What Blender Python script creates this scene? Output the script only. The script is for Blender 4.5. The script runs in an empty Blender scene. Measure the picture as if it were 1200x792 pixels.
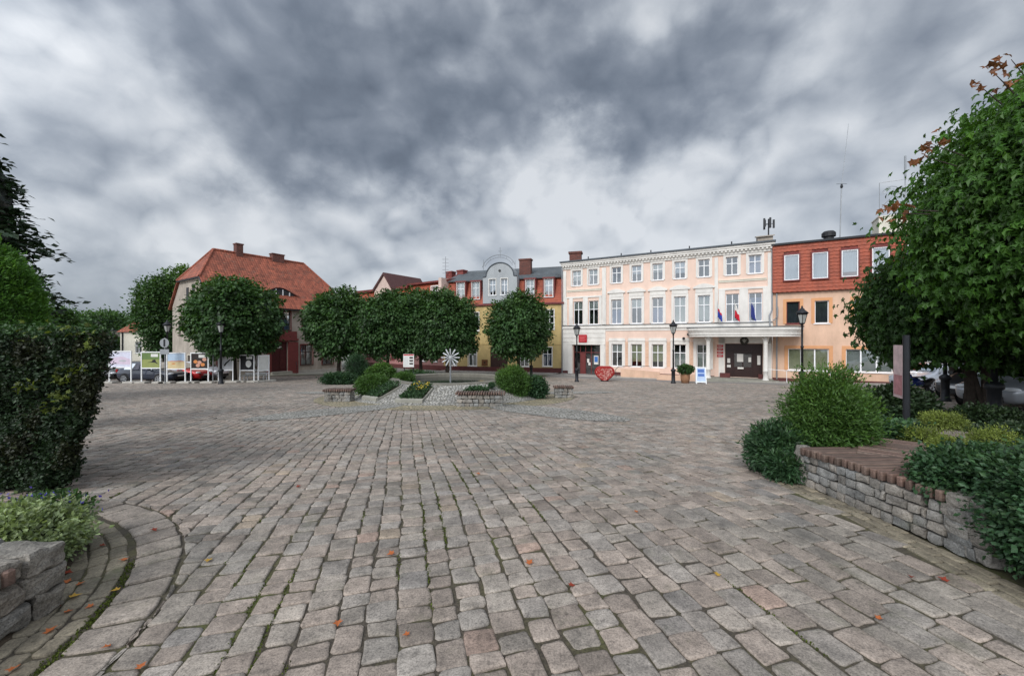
import bpy, math, random
import numpy as np
from mathutils import Vector, noise as mnoise
random.seed(7); RNG = np.random.default_rng(7)
S = bpy.context.scene
COL = S.collection
R = math.radians

# ------------------------------------------------------------------ helpers
def ground_z(y):
    """height of the square: level round the camera, falling gently to the far side"""
    y = np.asarray(y, float)
    t = np.clip(y - 4.0, 0, 26.0)
    z = -0.055 * t
    z = z - 0.012 * np.clip(y - 30, 0, 6)
    return z - 0.0
def gz(y): return float(ground_z(y))

def lin(r, g, b, k=1.0):
    f = lambda c: ((c/255+.055)/1.055)**2.4 if c/255 > .04045 else c/255/12.92
    return (f(r)*k, f(g)*k, f(b)*k, 1)

def tag(o, label=None, cat=None, group=None, kind=None):
    if label: o['label'] = label
    if cat: o['category'] = cat
    if group: o['group'] = group
    if kind: o['kind'] = kind
    return o

def thing(name, label, cat, loc=(0, 0, 0), rz=0.0, group=None):
    o = bpy.data.objects.new(name, None); COL.objects.link(o)
    o.location = loc; o.rotation_euler = (0, 0, rz); o.empty_display_size = .2
    return tag(o, label, cat, group)

def copy_tree(o, parent=None):
    c = o.copy(); COL.objects.link(c)
    if parent is not None: c.parent = parent
    for ch in o.children: copy_tree(ch, c)
    return c

def auto_uv(me):
    n = len(me.polygons)
    if not n: return
    uv = me.uv_layers.new(name='UVMap')
    nl = len(me.loops)
    lv = np.empty(nl, np.int32); me.loops.foreach_get('vertex_index', lv)
    co = np.empty(len(me.vertices)*3); me.vertices.foreach_get('co', co); co = co.reshape(-1, 3)
    nr = np.empty(n*3); me.polygons.foreach_get('normal', nr); nr = nr.reshape(-1, 3)
    lt = np.empty(n, np.int32); me.polygons.foreach_get('loop_total', lt)
    pn = np.repeat(nr, lt, axis=0)
    t = np.stack([-pn[:, 1], pn[:, 0], np.zeros(nl)], 1)
    ln = np.linalg.norm(t, axis=1); flat = ln < .05
    t[flat] = (1, 0, 0); ln[flat] = 1; t /= ln[:, None]
    b = np.cross(pn, t); p = co[lv]
    out = np.stack([(p*t).sum(1), (p*b).sum(1)], 1)
    uv.data.foreach_set('uv', out.ravel())

class MB:
    def __init__(s): s.v = []; s.f = []
    def add(s, vs, fs):
        b = len(s.v); s.v += [tuple(map(float, p)) for p in vs]; s.f += [tuple(b+i for i in f) for f in fs]; return s
    def box(s, x0, x1, y0, y1, z0, z1):
        return s.add([(x0,y0,z0),(x1,y0,z0),(x1,y1,z0),(x0,y1,z0),(x0,y0,z1),(x1,y0,z1),(x1,y1,z1),(x0,y1,z1)],
                     [(3,2,1,0),(4,5,6,7),(0,1,5,4),(1,2,6,5),(2,3,7,6),(3,0,4,7)])
    def cbox(s, x0, x1, y0, y1, z0, z1, c=.01):
        """box with chamfered top and vertical edges"""
        def ring(x0, x1, y0, y1, z): return [(x0+c,y0,z),(x1-c,y0,z),(x1,y0+c,z),(x1,y1-c,z),(x1-c,y1,z),(x0+c,y1,z),(x0,y1-c,z),(x0,y0+c,z)]
        vs = ring(x0,x1,y0,y1,z0)+ring(x0,x1,y0,y1,z1-c)+ring(x0+c,x1-c,y0+c,y1-c,z1)
        fs = [tuple(range(7,-1,-1)), tuple(range(16,24))]
        for k in (0, 8):
            for i in range(8): j=(i+1)%8; fs.append((k+i,k+j,k+8+j,k+8+i))
        return s.add(vs, fs)
    def poly(s, pts): return s.add(pts, [tuple(range(len(pts)))])
    def prism(s, poly, y0, y1):
        """poly in (x,z), counter-clockwise seen from -y; extruded y0..y1"""
        n = len(poly)
        vs = [(x,y0,z) for x,z in poly]+[(x,y1,z) for x,z in poly]
        fs = [tuple(range(n)), tuple(range(2*n-1, n-1, -1))]
        for i in range(n): j=(i+1)%n; fs.append((i, n+i, n+j, j))
        return s.add(vs, fs)
    def prismx(s, poly, x0, x1):
        """poly in (y,z) extruded along x"""
        n = len(poly)
        vs = [(x0,y,z) for y,z in poly]+[(x1,y,z) for y,z in poly]
        fs = [tuple(range(n-1,-1,-1)), tuple(range(n, 2*n))]
        for i in range(n): j=(i+1)%n; fs.append((i, j, n+j, n+i))
        return s.add(vs, fs)
    def plan(s, poly, z0, z1):
        n = len(poly)
        vs = [(x,y,z0) for x,y in poly]+[(x,y,z1) for x,y in poly]
        fs = [tuple(range(n-1,-1,-1)), tuple(range(n, 2*n))]
        for i in range(n): j=(i+1)%n; fs.append((i, j, n+j, n+i))
        return s.add(vs, fs)
    def tube(s, pts, rad, n=8, caps=True):
        pts = [Vector(p) for p in pts]
        if not hasattr(rad, '__len__'): rad = [rad]*len(pts)
        rings = []; up = Vector((0.13, .07, 1)).normalized()
        for i, p in enumerate(pts):
            d = (pts[min(i+1, len(pts)-1)]-pts[max(i-1, 0)]).normalized()
            a = d.cross(up if abs(d.dot(up)) < .95 else Vector((1, 0.1, 0))).normalized(); b = d.cross(a)
            rings.append([p+(a*math.cos(2*math.pi*k/n)+b*math.sin(2*math.pi*k/n))*rad[i] for k in range(n)])
        vs = [q for r in rings for q in r]; fs = []
        for i in range(len(pts)-1):
            for k in range(n):
                j=(k+1)%n; fs.append((i*n+k, i*n+j, (i+1)*n+j, (i+1)*n+k))
        if caps: fs.append(tuple(range(n-1,-1,-1))); fs.append(tuple(range((len(pts)-1)*n, len(pts)*n)))
        return s.add(vs, fs)
    def lathe(s, prof, n=16, c=(0,0,0), caps=True):
        vs = [(c[0]+r*math.cos(2*math.pi*k/n), c[1]+r*math.sin(2*math.pi*k/n), c[2]+z) for r,z in prof for k in range(n)]
        fs = []
        for i in range(len(prof)-1):
            for k in range(n):
                j=(k+1)%n; fs.append((i*n+k, i*n+j, (i+1)*n+j, (i+1)*n+k))
        if caps: fs.append(tuple(range(n-1,-1,-1))); fs.append(tuple(range((len(prof)-1)*n, len(prof)*n)))
        return s.add(vs, fs)
    def wall(s, u0, u1, z0, z1, holes, y=0.0, depth=.22, rev=True):
        """upright wall on plane y facing -y, with openings (a,b,c,d) and their reveals"""
        us = sorted({u0, u1, *[h[0] for h in holes], *[h[1] for h in holes]})
        zs = sorted({z0, z1, *[h[2] for h in holes], *[h[3] for h in holes]})
        us = [u for u in us if u0 <= u <= u1]; zs = [z for z in zs if z0 <= z <= z1]
        for i in range(len(us)-1):
            for j in range(len(zs)-1):
                cu, cz = (us[i]+us[i+1])/2, (zs[j]+zs[j+1])/2
                if any(h[0] < cu < h[1] and h[2] < cz < h[3] for h in holes): continue
                s.poly([(us[i],y,zs[j]),(us[i+1],y,zs[j]),(us[i+1],y,zs[j+1]),(us[i],y,zs[j+1])])
        if rev:
            for a,b,c,d in holes:
                e = y+depth
                s.poly([(a,y,c),(a,y,d),(a,e,d),(a,e,c)]); s.poly([(b,y,c),(b,e,c),(b,e,d),(b,y,d)])
                s.poly([(a,y,d),(b,y,d),(b,e,d),(a,e,d)]); s.poly([(a,y,c),(a,e,c),(b,e,c),(b,y,c)])
        return s
    def xf(s, start, fn):
        s.v[start:] = [tuple(fn(*p)) for p in s.v[start:]]; return s
    def mesh(s, name, mat, smooth=False):
        me = bpy.data.meshes.new(name); me.from_pydata(s.v, [], s.f); me.update()
        if mat: me.materials.append(mat)
        if smooth: me.polygons.foreach_set('use_smooth', [True]*len(me.polygons))
        auto_uv(me); return me
    def build(s, name, mat, parent=None, smooth=False, loc=None, rz=None):
        return link(name, s.mesh(name, mat, smooth), parent, loc, rz)

def link(name, me, parent=None, loc=None, rz=None):
    o = bpy.data.objects.new(name, me); COL.objects.link(o)
    if parent is not None: o.parent = parent
    if loc is not None: o.location = loc
    if rz is not None: o.rotation_euler = (0, 0, rz)
    return o

def np_mesh(name, V, loops, totals, mat, col=None, smooth=False):
    me = bpy.data.meshes.new(name)
    me.vertices.add(len(V)); me.vertices.foreach_set('co', np.ascontiguousarray(V, np.float32).ravel())
    me.loops.add(len(loops)); me.loops.foreach_set('vertex_index', np.ascontiguousarray(loops, np.int32))
    me.polygons.add(len(totals))
    st = np.concatenate([[0], np.cumsum(totals)[:-1]]).astype(np.int32)
    me.polygons.foreach_set('loop_start', st)
    me.update(calc_edges=True)
    if col is not None:
        at = me.color_attributes.new('col', 'FLOAT_COLOR', 'POINT')
        c4 = np.ones((len(V), 4), np.float32); c4[:, :3] = col; at.data.foreach_set('color', c4.ravel())
    if mat: me.materials.append(mat)
    me.polygons.foreach_set('use_smooth', np.full(len(totals), smooth) if isinstance(smooth, bool) else smooth)
    return me

# ------------------------------------------------------------------ materials
def new_mat(name):
    m = bpy.data.materials.new(name); m.use_nodes = True
    nt = m.node_tree; nt.nodes.clear()
    out = nt.nodes.new('ShaderNodeOutputMaterial')
    return m, nt, out
def N(nt, typ, **kw):
    n = nt.nodes.new(typ)
    for k, v in kw.items():
        if k.startswith('_'): setattr(n, k[1:], v)
        else: n.inputs[k.replace('__', ' ')].default_value = v
    return n
def L(nt, a, ao, b, bi): nt.links.new(a.outputs[ao], b.inputs[bi])
def ramp(nt, stops, interp='LINEAR'):
    n = nt.nodes.new('ShaderNodeValToRGB'); n.color_ramp.interpolation = interp
    e = n.color_ramp.elements
    while len(e) < len(stops): e.new(.5)
    for i, (p, c) in enumerate(stops): e[i].position = p; e[i].color = c if hasattr(c, '__len__') else (c, c, c, 1)
    return n
def mul(nt, a, ao, b, bo, mode='MULTIPLY', fac=1.0):
    m = nt.nodes.new('ShaderNodeMix'); m.data_type = 'RGBA'; m.blend_type = mode; m.inputs[0].default_value = fac
    nt.links.new(a.outputs[ao], m.inputs[6]); nt.links.new(b.outputs[bo], m.inputs[7]); return m

def mk(name, base, rough=.8, var=.18, scale=1.5, bump=.15, bscale=45, metal=0, spec=.4, streak=0, attr=False, coat=0):
    m, nt, out = new_mat(name)
    tc = N(nt, 'ShaderNodeTexCoord'); p = N(nt, 'ShaderNodeBsdfPrincipled', Roughness=rough, Metallic=metal)
    p.inputs['Specular IOR Level'].default_value = spec; p.inputs['Coat Weight'].default_value = coat
    no = N(nt, 'ShaderNodeTexNoise', Scale=scale, Detail=8.0, Roughness=.65); L(nt, tc, 'Object', no, 'Vector')
    rp = ramp(nt, [(.3, 1-var), (.7, 1+var)]); L(nt, no, 0, rp, 0)
    rgb = N(nt, 'ShaderNodeRGB'); rgb.outputs[0].default_value = base
    c = mul(nt, rgb, 0, rp, 0)
    if streak:
        mp = N(nt, 'ShaderNodeMapping'); mp.inputs['Scale'].default_value = (1.2, 1.2, .28); L(nt, tc, 'Object', mp, 0)
        n2 = N(nt, 'ShaderNodeTexNoise', Scale=1.3, Detail=6.0, Roughness=.7); L(nt, mp, 0, n2, 'Vector')
        r2 = ramp(nt, [(.30, 1-streak), (.66, 1.0)]); L(nt, n2, 0, r2, 0)
        c = mul(nt, c, 2, r2, 0)
    if attr:
        at = N(nt, 'ShaderNodeAttribute', _attribute_name='col'); c = mul(nt, c, 2, at, 0)
    nt.links.new(c.outputs[2], p.inputs['Base Color'])
    if bump:
        b1 = N(nt, 'ShaderNodeTexNoise', Scale=bscale, Detail=5.0); L(nt, tc, 'Object', b1, 'Vector')
        bp = N(nt, 'ShaderNodeBump', Strength=bump, Distance=.02); L(nt, b1, 0, bp, 'Height'); L(nt, bp, 0, p, 'Normal')
    L(nt, p, 0, out, 0); return m

def mk_brick(name, c1, c2, mortar, w, h, m=.012, rough=.85, bump=.5, off=.5, squash=1.0):
    mt, nt, out = new_mat(name)
    tc = N(nt, 'ShaderNodeTexCoord'); p = N(nt, 'ShaderNodeBsdfPrincipled', Roughness=rough)
    b = N(nt, 'ShaderNodeTexBrick', Scale=1.0); b.offset = off
    b.inputs['Color1'].default_value = c1; b.inputs['Color2'].default_value = c2; b.inputs['Mortar'].default_value = mortar
    b.inputs['Mortar Size'].default_value = m; b.inputs['Brick Width'].default_value = w; b.inputs['Row Height'].default_value = h
    b.inputs['Mortar Smooth'].default_value = .3
    L(nt, tc, 'UV', b, 'Vector')
    no = N(nt, 'ShaderNodeTexNoise', Scale=.9, Detail=8.0, Roughness=.7); L(nt, tc, 'Object', no, 'Vector')
    rp = ramp(nt, [(.3, .72), (.7, 1.2)]); L(nt, no, 0, rp, 0)
    c = mul(nt, b, 0, rp, 0); nt.links.new(c.outputs[2], p.inputs['Base Color'])
    iv = N(nt, 'ShaderNodeMath', _operation='SUBTRACT'); iv.inputs[0].default_value = 1; L(nt, b, 'Fac', iv, 1)
    bp = N(nt, 'ShaderNodeBump', Strength=bump, Distance=.03); L(nt, iv, 0, bp, 'Height'); L(nt, bp, 0, p, 'Normal')
    L(nt, p, 0, out, 0); return mt

def mk_tile(name, base, w=.22, h=.33, var=.35):
    """pantile roof: rows with shaded lips and rounded columns"""
    mt, nt, out = new_mat(name)
    tc = N(nt, 'ShaderNodeTexCoord'); p = N(nt, 'ShaderNodeBsdfPrincipled', Roughness=.75)
    sx = N(nt, 'ShaderNodeSeparateXYZ'); L(nt, tc, 'UV', sx, 0)
    def saw(sock, k):
        d = N(nt, 'ShaderNodeMath', _operation='DIVIDE'); d.inputs[1].default_value = k; nt.links.new(sx.outputs[sock], d.inputs[0])
        f = N(nt, 'ShaderNodeMath', _operation='FRACT'); L(nt, d, 0, f, 0); return d, f
    dx, fx = saw(0, w); dy, fy = saw(1, h)
    sn = N(nt, 'ShaderNodeMath', _operation='PINGPONG'); sn.inputs[1].default_value = .5; L(nt, dx, 0, sn, 0)
    inv = N(nt, 'ShaderNodeMath', _operation='SUBTRACT'); inv.inputs[0].default_value = 1; L(nt, fy, 0, inv, 1)
    ad = N(nt, 'ShaderNodeMath', _operation='ADD'); L(nt, sn, 0, ad, 0); L(nt, inv, 0, ad, 1)
    bp = N(nt, 'ShaderNodeBump', Strength=.9, Distance=.05); L(nt, ad, 0, bp, 'Height'); L(nt, bp, 0, p, 'Normal')
    fl1 = N(nt, 'ShaderNodeMath', _operation='FLOOR'); L(nt, dx, 0, fl1, 0)
    fl2 = N(nt, 'ShaderNodeMath', _operation='FLOOR'); L(nt, dy, 0, fl2, 0)
    cb = N(nt, 'ShaderNodeCombineXYZ'); L(nt, fl1, 0, cb, 0); L(nt, fl2, 0, cb, 1)
    wn = N(nt, 'ShaderNodeTexWhiteNoise'); L(nt, cb, 0, wn, 'Vector')
    rp = ramp(nt, [(0, 1-var), (1, 1+var)]); L(nt, wn, 'Value', rp, 0)
    no = N(nt, 'ShaderNodeTexNoise', Scale=.55, Detail=8.0, Roughness=.7); L(nt, tc, 'Object', no, 'Vector')
    r2 = ramp(nt, [(.3, .65), (.68, 1.2)]); L(nt, no, 0, r2, 0)
    rgb = N(nt, 'ShaderNodeRGB'); rgb.outputs[0].default_value = base
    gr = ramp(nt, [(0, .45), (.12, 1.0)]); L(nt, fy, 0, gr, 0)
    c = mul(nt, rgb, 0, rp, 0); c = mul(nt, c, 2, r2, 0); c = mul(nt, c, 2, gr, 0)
    nl = N(nt, 'ShaderNodeTexNoise', Scale=1.7, Detail=9.0, Roughness=.75); L(nt, tc, 'Object', nl, 'Vector')
    rl = ramp(nt, [(.54, 0.0), (.70, .6)]); L(nt, nl, 0, rl, 0)
    ml = N(nt, 'ShaderNodeMix'); ml.data_type = 'RGBA'; L(nt, rl, 0, ml, 0); nt.links.new(c.outputs[2], ml.inputs[6]); ml.inputs[7].default_value = (.12, .10, .075, 1); c = ml
    nt.links.new(c.outputs[2], p.inputs['Base Color']); L(nt, p, 0, out, 0); return mt

def mk_leaf(name, base, trans=.3, rough=.5, spec=.35):
    m, nt, out = new_mat(name)
    at = N(nt, 'ShaderNodeAttribute', _attribute_name='col')
    rgb = N(nt, 'ShaderNodeRGB'); rgb.outputs[0].default_value = base
    c = mul(nt, rgb, 0, at, 0)
    p = N(nt, 'ShaderNodeBsdfPrincipled', Roughness=rough); p.inputs['Specular IOR Level'].default_value = spec
    nt.links.new(c.outputs[2], p.inputs['Base Color'])
    t = N(nt, 'ShaderNodeBsdfTranslucent'); y = N(nt, 'ShaderNodeRGB'); y.outputs[0].default_value = (1.3, 1.35, .55, 1)
    c2 = mul(nt, c, 2, y, 0); nt.links.new(c2.outputs[2], t.inputs[0])
    mx = N(nt, 'ShaderNodeMixShader', Fac=trans); L(nt, p, 0, mx, 1); L(nt, t, 0, mx, 2); L(nt, mx, 0, out, 0); return m

def mk_glass(name, tint=(.72, .77, .79, 1), refl=.20):
    m, nt, out = new_mat(name)
    fr = N(nt, 'ShaderNodeLayerWeight', Blend=.35); tr = N(nt, 'ShaderNodeBsdfTransparent', Color=tint)
    gl = N(nt, 'ShaderNodeBsdfGlossy', Roughness=.03); gl.inputs[0].default_value = (.9, .93, .95, 1)
    mr = N(nt, 'ShaderNodeMapRange'); mr.inputs['To Min'].default_value = refl; mr.inputs['To Max'].default_value = .85
    L(nt, fr, 'Fresnel', mr, 0)
    tc = N(nt, 'ShaderNodeTexCoord'); no = N(nt, 'ShaderNodeTexNoise', Scale=1.2); L(nt, tc, 'Object', no, 'Vector')
    bp = N(nt, 'ShaderNodeBump', Strength=.06, Distance=.05); L(nt, no, 0, bp, 'Height'); L(nt, bp, 0, gl, 'Normal')
    mx = N(nt, 'ShaderNodeMixShader'); L(nt, mr, 0, mx, 0); L(nt, tr, 0, mx, 1); L(nt, gl, 0, mx, 2); L(nt, mx, 0, out, 0); return m

def mk_curtain(name, base):
    m, nt, out = new_mat(name)
    tc = N(nt, 'ShaderNodeTexCoord'); w = N(nt, 'ShaderNodeTexWave', Scale=7.0, Distortion=2.0); L(nt, tc, 'Object', w, 'Vector')
    rp = ramp(nt, [(0, .62), (1, 1.05)]); L(nt, w, 0, rp, 0)
    rgb = N(nt, 'ShaderNodeRGB'); rgb.outputs[0].default_value = base
    c = mul(nt, rgb, 0, rp, 0); d = N(nt, 'ShaderNodeBsdfDiffuse'); nt.links.new(c.outputs[2], d.inputs[0]); L(nt, d, 0, out, 0); return m

def mk_cobble(name, c1, c2, joint, scale, rand=.85):
    m, nt, out = new_mat(name)
    tc = N(nt, 'ShaderNodeTexCoord'); p = N(nt, 'ShaderNodeBsdfPrincipled', Roughness=.72)
    v = N(nt, 'ShaderNodeTexVoronoi', Scale=scale, Randomness=rand); v.feature = 'DISTANCE_TO_EDGE'; L(nt, tc, 'Object', v, 'Vector')
    v2 = N(nt, 'ShaderNodeTexVoronoi', Scale=scale, Randomness=rand); L(nt, tc, 'Object', v2, 'Vector')
    sp = N(nt, 'ShaderNodeSeparateXYZ'); L(nt, v2, 'Color', sp, 0)
    rp = ramp(nt, [(0, c1), (1, c2)]); L(nt, sp, 0, rp, 0)
    ed = ramp(nt, [(.03, 0.0), (.16, 1.0)]); L(nt, v, 'Distance', ed, 0)
    mx = N(nt, 'ShaderNodeMix'); mx.data_type = 'RGBA'; L(nt, ed, 0, mx, 0); mx.inputs[6].default_value = joint; nt.links.new(rp.outputs[0], mx.inputs[7])
    no = N(nt, 'ShaderNodeTexNoise', Scale=.8, Detail=7.0); L(nt, tc, 'Object', no, 'Vector'); r3 = ramp(nt, [(.3, .8), (.7, 1.15)]); L(nt, no, 0, r3, 0)
    c = mul(nt, mx, 2, r3, 0); nt.links.new(c.outputs[2], p.inputs['Base Color'])
    bp = N(nt, 'ShaderNodeBump', Strength=.8, Distance=.02); L(nt, ed, 0, bp, 'Height'); L(nt, bp, 0, p, 'Normal'); L(nt, p, 0, out, 0); return m

def mk_granite(name, base, dark=.4, moss=0.0, big=0.0):
    m, nt, out = new_mat(name)
    tc = N(nt, 'ShaderNodeTexCoord'); p = N(nt, 'ShaderNodeBsdfPrincipled', Roughness=.82)
    at = N(nt, 'ShaderNodeAttribute', _attribute_name='col')
    n1 = N(nt, 'ShaderNodeTexNoise', Scale=90.0, Detail=4.0, Roughness=.8); L(nt, tc, 'Object', n1, 'Vector')
    r1 = ramp(nt, [(.35, 1-dark), (.5, 1.0), (.68, 1.35)]); L(nt, n1, 0, r1, 0)
    n2 = N(nt, 'ShaderNodeTexNoise', Scale=5.0, Detail=8.0, Roughness=.7); L(nt, tc, 'Object', n2, 'Vector')
    r2 = ramp(nt, [(.32, .55), (.65, 1.2)]); L(nt, n2, 0, r2, 0)
    rgb = N(nt, 'ShaderNodeRGB'); rgb.outputs[0].default_value = base
    c = mul(nt, rgb, 0, r1, 0); c = mul(nt, c, 2, r2, 0); c = mul(nt, c, 2, at, 0)
    if big:
        n5 = N(nt, 'ShaderNodeTexNoise', Scale=.45, Detail=9.0, Roughness=.68); L(nt, tc, 'Object', n5, 'Vector')
        r5 = ramp(nt, [(.32, (1-big*1.1, 1-big, 1-big*1.05, 1)), (.5, 1.0), (.68, (1+big, 1+big*.85, 1+big*.75, 1))]); L(nt, n5, 0, r5, 0); c = mul(nt, c, 2, r5, 0)
        n6 = N(nt, 'ShaderNodeTexNoise', Scale=22.0, Detail=6.0, Roughness=.75); L(nt, tc, 'Object', n6, 'Vector')
        r6 = ramp(nt, [(.36, .62), (.46, 1.0), (.7, 1.15)]); L(nt, n6, 0, r6, 0); c = mul(nt, c, 2, r6, 0)
    if moss:
        n4 = N(nt, 'ShaderNodeTexNoise', Scale=2.3, Detail=7.0, Roughness=.75); L(nt, tc, 'Object', n4, 'Vector')
        r4 = ramp(nt, [(.56, 0.0), (.7, moss)]); L(nt, n4, 0, r4, 0)
        mm = N(nt, 'ShaderNodeMix'); mm.data_type = 'RGBA'; L(nt, r4, 0, mm, 0); nt.links.new(c.outputs[2], mm.inputs[6]); mm.inputs[7].default_value = (.09, .1, .045, 1); c = mm
    nt.links.new(c.outputs[2], p.inputs['Base Color'])
    n3 = N(nt, 'ShaderNodeTexNoise', Scale=38.0, Detail=7.0, Roughness=.7); L(nt, tc, 'Object', n3, 'Vector')
    bp = N(nt, 'ShaderNodeBump', Strength=.55, Distance=.012); L(nt, n3, 0, bp, 'Height'); L(nt, bp, 0, p, 'Normal')
    L(nt, p, 0, out, 0); return m

def mk_wood(name, base):
    m, nt, out = new_mat(name)
    tc = N(nt, 'ShaderNodeTexCoord'); p = N(nt, 'ShaderNodeBsdfPrincipled', Roughness=.7)
    mp = N(nt, 'ShaderNodeMapping'); mp.inputs['Scale'].default_value = (2, 18, 18); L(nt, tc, 'Object', mp, 0)
    n1 = N(nt, 'ShaderNodeTexNoise', Scale=4.0, Detail=8.0, Roughness=.7); L(nt, mp, 0, n1, 'Vector')
    r1 = ramp(nt, [(.3, .45), (.5, 1.0), (.7, 1.5)]); L(nt, n1, 0, r1, 0)
    at = N(nt, 'ShaderNodeAttribute', _attribute_name='col')
    rgb = N(nt, 'ShaderNodeRGB'); rgb.outputs[0].default_value = base
    c = mul(nt, rgb, 0, r1, 0); c = mul(nt, c, 2, at, 0); nt.links.new(c.outputs[2], p.inputs['Base Color'])
    bp = N(nt, 'ShaderNodeBump', Strength=.4, Distance=.01); L(nt, n1, 0, bp, 'Height'); L(nt, bp, 0, p, 'Normal'); L(nt, p, 0, out, 0); return m

M = {}
M['peach'] = mk('peach_render', lin(231, 203, 186), .88, .07, .7, .12, 50, streak=.14)
M['peach2'] = mk('orange_peach_render', lin(222, 186, 160), .88, .1, .7, .1, 60, streak=.2)
M['orange'] = mk('orange_trim', lin(212, 156, 112), .85, .08, 1, .1, 60)
M['white'] = mk('white_stucco', lin(229, 225, 218), .85, .08, .9, .1, 60, streak=.2)
M['wframe'] = mk('white_frame_paint', lin(236, 237, 238), .45, .03, 2, 0)
M['cream'] = mk('pale_cream_wall', lin(222, 216, 200), .85, .08, .8, .1, 50, streak=.12)
M['yellow'] = mk('ochre_render', lin(198, 174, 120), .9, .16, .9, .15, 50, streak=.22)
M['grey'] = mk('grey_gable_render', lin(166, 170, 172), .88, .07, 1, .1, 50, streak=.12)
M['stucco'] = mk('aged_grey_stucco', lin(172, 162, 150), .92, .2, 1.2, .3, 30, streak=.3)
M['pink'] = mk('pink_render', lin(178, 128, 126), .9, .12, 1, .15, 50, streak=.2)
M['palepink'] = mk('pale_pink_wall', lin(214, 190, 178), .9, .1, 1, .15, 50, streak=.2)
M['maroon'] = mk('maroon_paint', lin(112, 52, 50), .6, .15, 2, .1, 40)
M['plinth'] = mk('dark_red_plinth', lin(92, 50, 48), .8, .2, 2, .2, 40)
M['browndoor'] = mk('dark_brown_door', lin(58, 38, 34), .5, .2, 2, .1, 40)
M['darkint'] = mk('dark_room', (.035, .036, .04, 1), .95, .3, 1, 0)
M['metal'] = mk('dark_iron', lin(38, 40, 44), .5, .2, 5, .1, 60, metal=.3)
M['grmetal'] = mk('galvanised_metal', lin(150, 153, 156), .45, .12, 4, .05, 60, metal=.6)
M['sheet'] = mk('dark_sheet_roof', lin(78, 84, 90), .55, .15, .8, .05, 40, metal=.2)
M['slate'] = mk_tile('slate_roof', lin(84, 90, 94), .3, .28, .12)
M['tile'] = mk_tile('orange_clay_tile', lin(144, 78, 57), .2, .3, .3)
M['tilered'] = mk_tile('red_clay_tile', lin(146, 66, 48), .2, .26, .22)
M['cladd'] = mk('red_tile_cladding', lin(152, 74, 50), .6, .3, 2.2, .1, 30)
M['tiledark'] = mk_tile('dark_red_tile', lin(120, 54, 48), .22, .3, .25)
M['brick'] = mk_brick('chimney_brick', lin(122, 62, 50), lin(88, 46, 40), lin(100, 88, 80), .24, .075)
M['glass'] = mk_glass('window_glass')
M['carglass'] = mk_glass('car_glass', (.12, .14, .14, 1), .3)
M['curtain'] = mk_curtain('net_curtain', lin(206, 208, 200))
M['blind'] = mk('roller_blind', lin(196, 200, 206), .8, .05, 1, 0)
M['blindy'] = mk('green_beige_blind', lin(196, 194, 156), .8, .05, 1, 0)
M['bluecurt'] = mk_curtain('blue_grey_curtain', lin(140, 152, 184))
M['bark'] = mk('bark', lin(62, 54, 48), .95, .4, 6, .8, 30)
M['leaf'] = mk_leaf('linden_leaf', (.042, .094, .029, 1), .3)
M['leafdk'] = mk_leaf('yew_leaf', (.020, .040, .016, 1), .15)
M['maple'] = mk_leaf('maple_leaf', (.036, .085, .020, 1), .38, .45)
M['maplelit'] = mk_leaf('sunlit_maple_leaf', (.052, .125, .022, 1), .42, .45)  # lit copy of the maple leaf, sunlight put into the colour
M['thuja'] = mk_leaf('thuja_leaf', (.07, .17, .03, 1), .3)
M['fresh'] = mk_leaf('fresh_green_leaf', (.058, .125, .026, 1), .3)
M['lime'] = mk_leaf('yellow_green_leaf', (.16, .205, .045, 1), .3)
M['junip'] = mk_leaf('juniper_leaf', (.03, .072, .03, 1), .18)
M['varieg'] = mk_leaf('variegated_leaf', (.21, .27, .13, 1), .25)
M['bluefl'] = mk_leaf('violet_flower', (.10, .07, .5, 1), .3)
M['redleaf'] = mk_leaf('bronze_leaf', (.21, .085, .04, 1), .3)
M['litter'] = mk_leaf('fallen_leaf', (.42, .12, .035, 1), .15, .7)
M['yelfl'] = mk_leaf('yellow_flower', (.6, .45, .04, 1), .2)
M['moss'] = mk_leaf('moss_green', (.07, .09, .018, 1), .1, .9, .1)
M['sett'] = mk_granite('granite_sett', lin(146, 137, 127), .48, .35, big=.22)
M['tan'] = mk_granite('tan_sett', lin(130, 121, 104), .4, .7, big=.25)
M['granite'] = mk_granite('grey_granite', lin(140, 137, 132), .55, .5, big=.2)
M['granite2'] = mk_granite('stained_granite', lin(122, 119, 113), .6, .6, big=.45)
M['dim'] = mk('dim_room', lin(84, 88, 94), .9, .35, 1.5, 0)  # grey sheet behind the office panes, painted in place of dim room light
M['wood'] = mk_wood('weathered_slat', lin(96, 79, 70))
M['conc'] = mk('concrete', lin(168, 164, 156), .9, .2, 3, .3, 40)
M['pave'] = mk_brick('pavement_slabs', lin(158, 152, 146), lin(142, 137, 132), lin(96, 92, 88), .5, .5, .01, .85, .3)
M['cob'] = mk_cobble('grey_cobble', lin(176, 172, 164), lin(140, 138, 134), lin(92, 90, 80), 10)
M['cobtan'] = mk_cobble('tan_cobble', lin(172, 158, 128), lin(146, 136, 116), lin(100, 96, 74), 9)
M['stone'] = mk('pale_stone', lin(142, 140, 130), .8, .15, 3, .2, 40)
M['water'] = mk('fountain_water', (.03, .035, .03, 1), .08, .2, 2, .15, 6, spec=.6)
M['soil'] = mk('soil', lin(70, 60, 48), .95, .3, 6, .6, 40)
M['tyre'] = mk('tyre_rubber', (.018, .018, .019, 1), .85, .2, 5, .1, 60)
M['rim'] = mk('alloy_rim', lin(168, 170, 174), .35, .1, 5, 0, metal=.7)
M['red'] = mk('red_sign', lin(178, 34, 44), .5, .1, 3, 0)
M['lampglass'] = mk('lamp_glass', lin(170, 172, 168), .25, .1, 3, 0)
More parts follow.
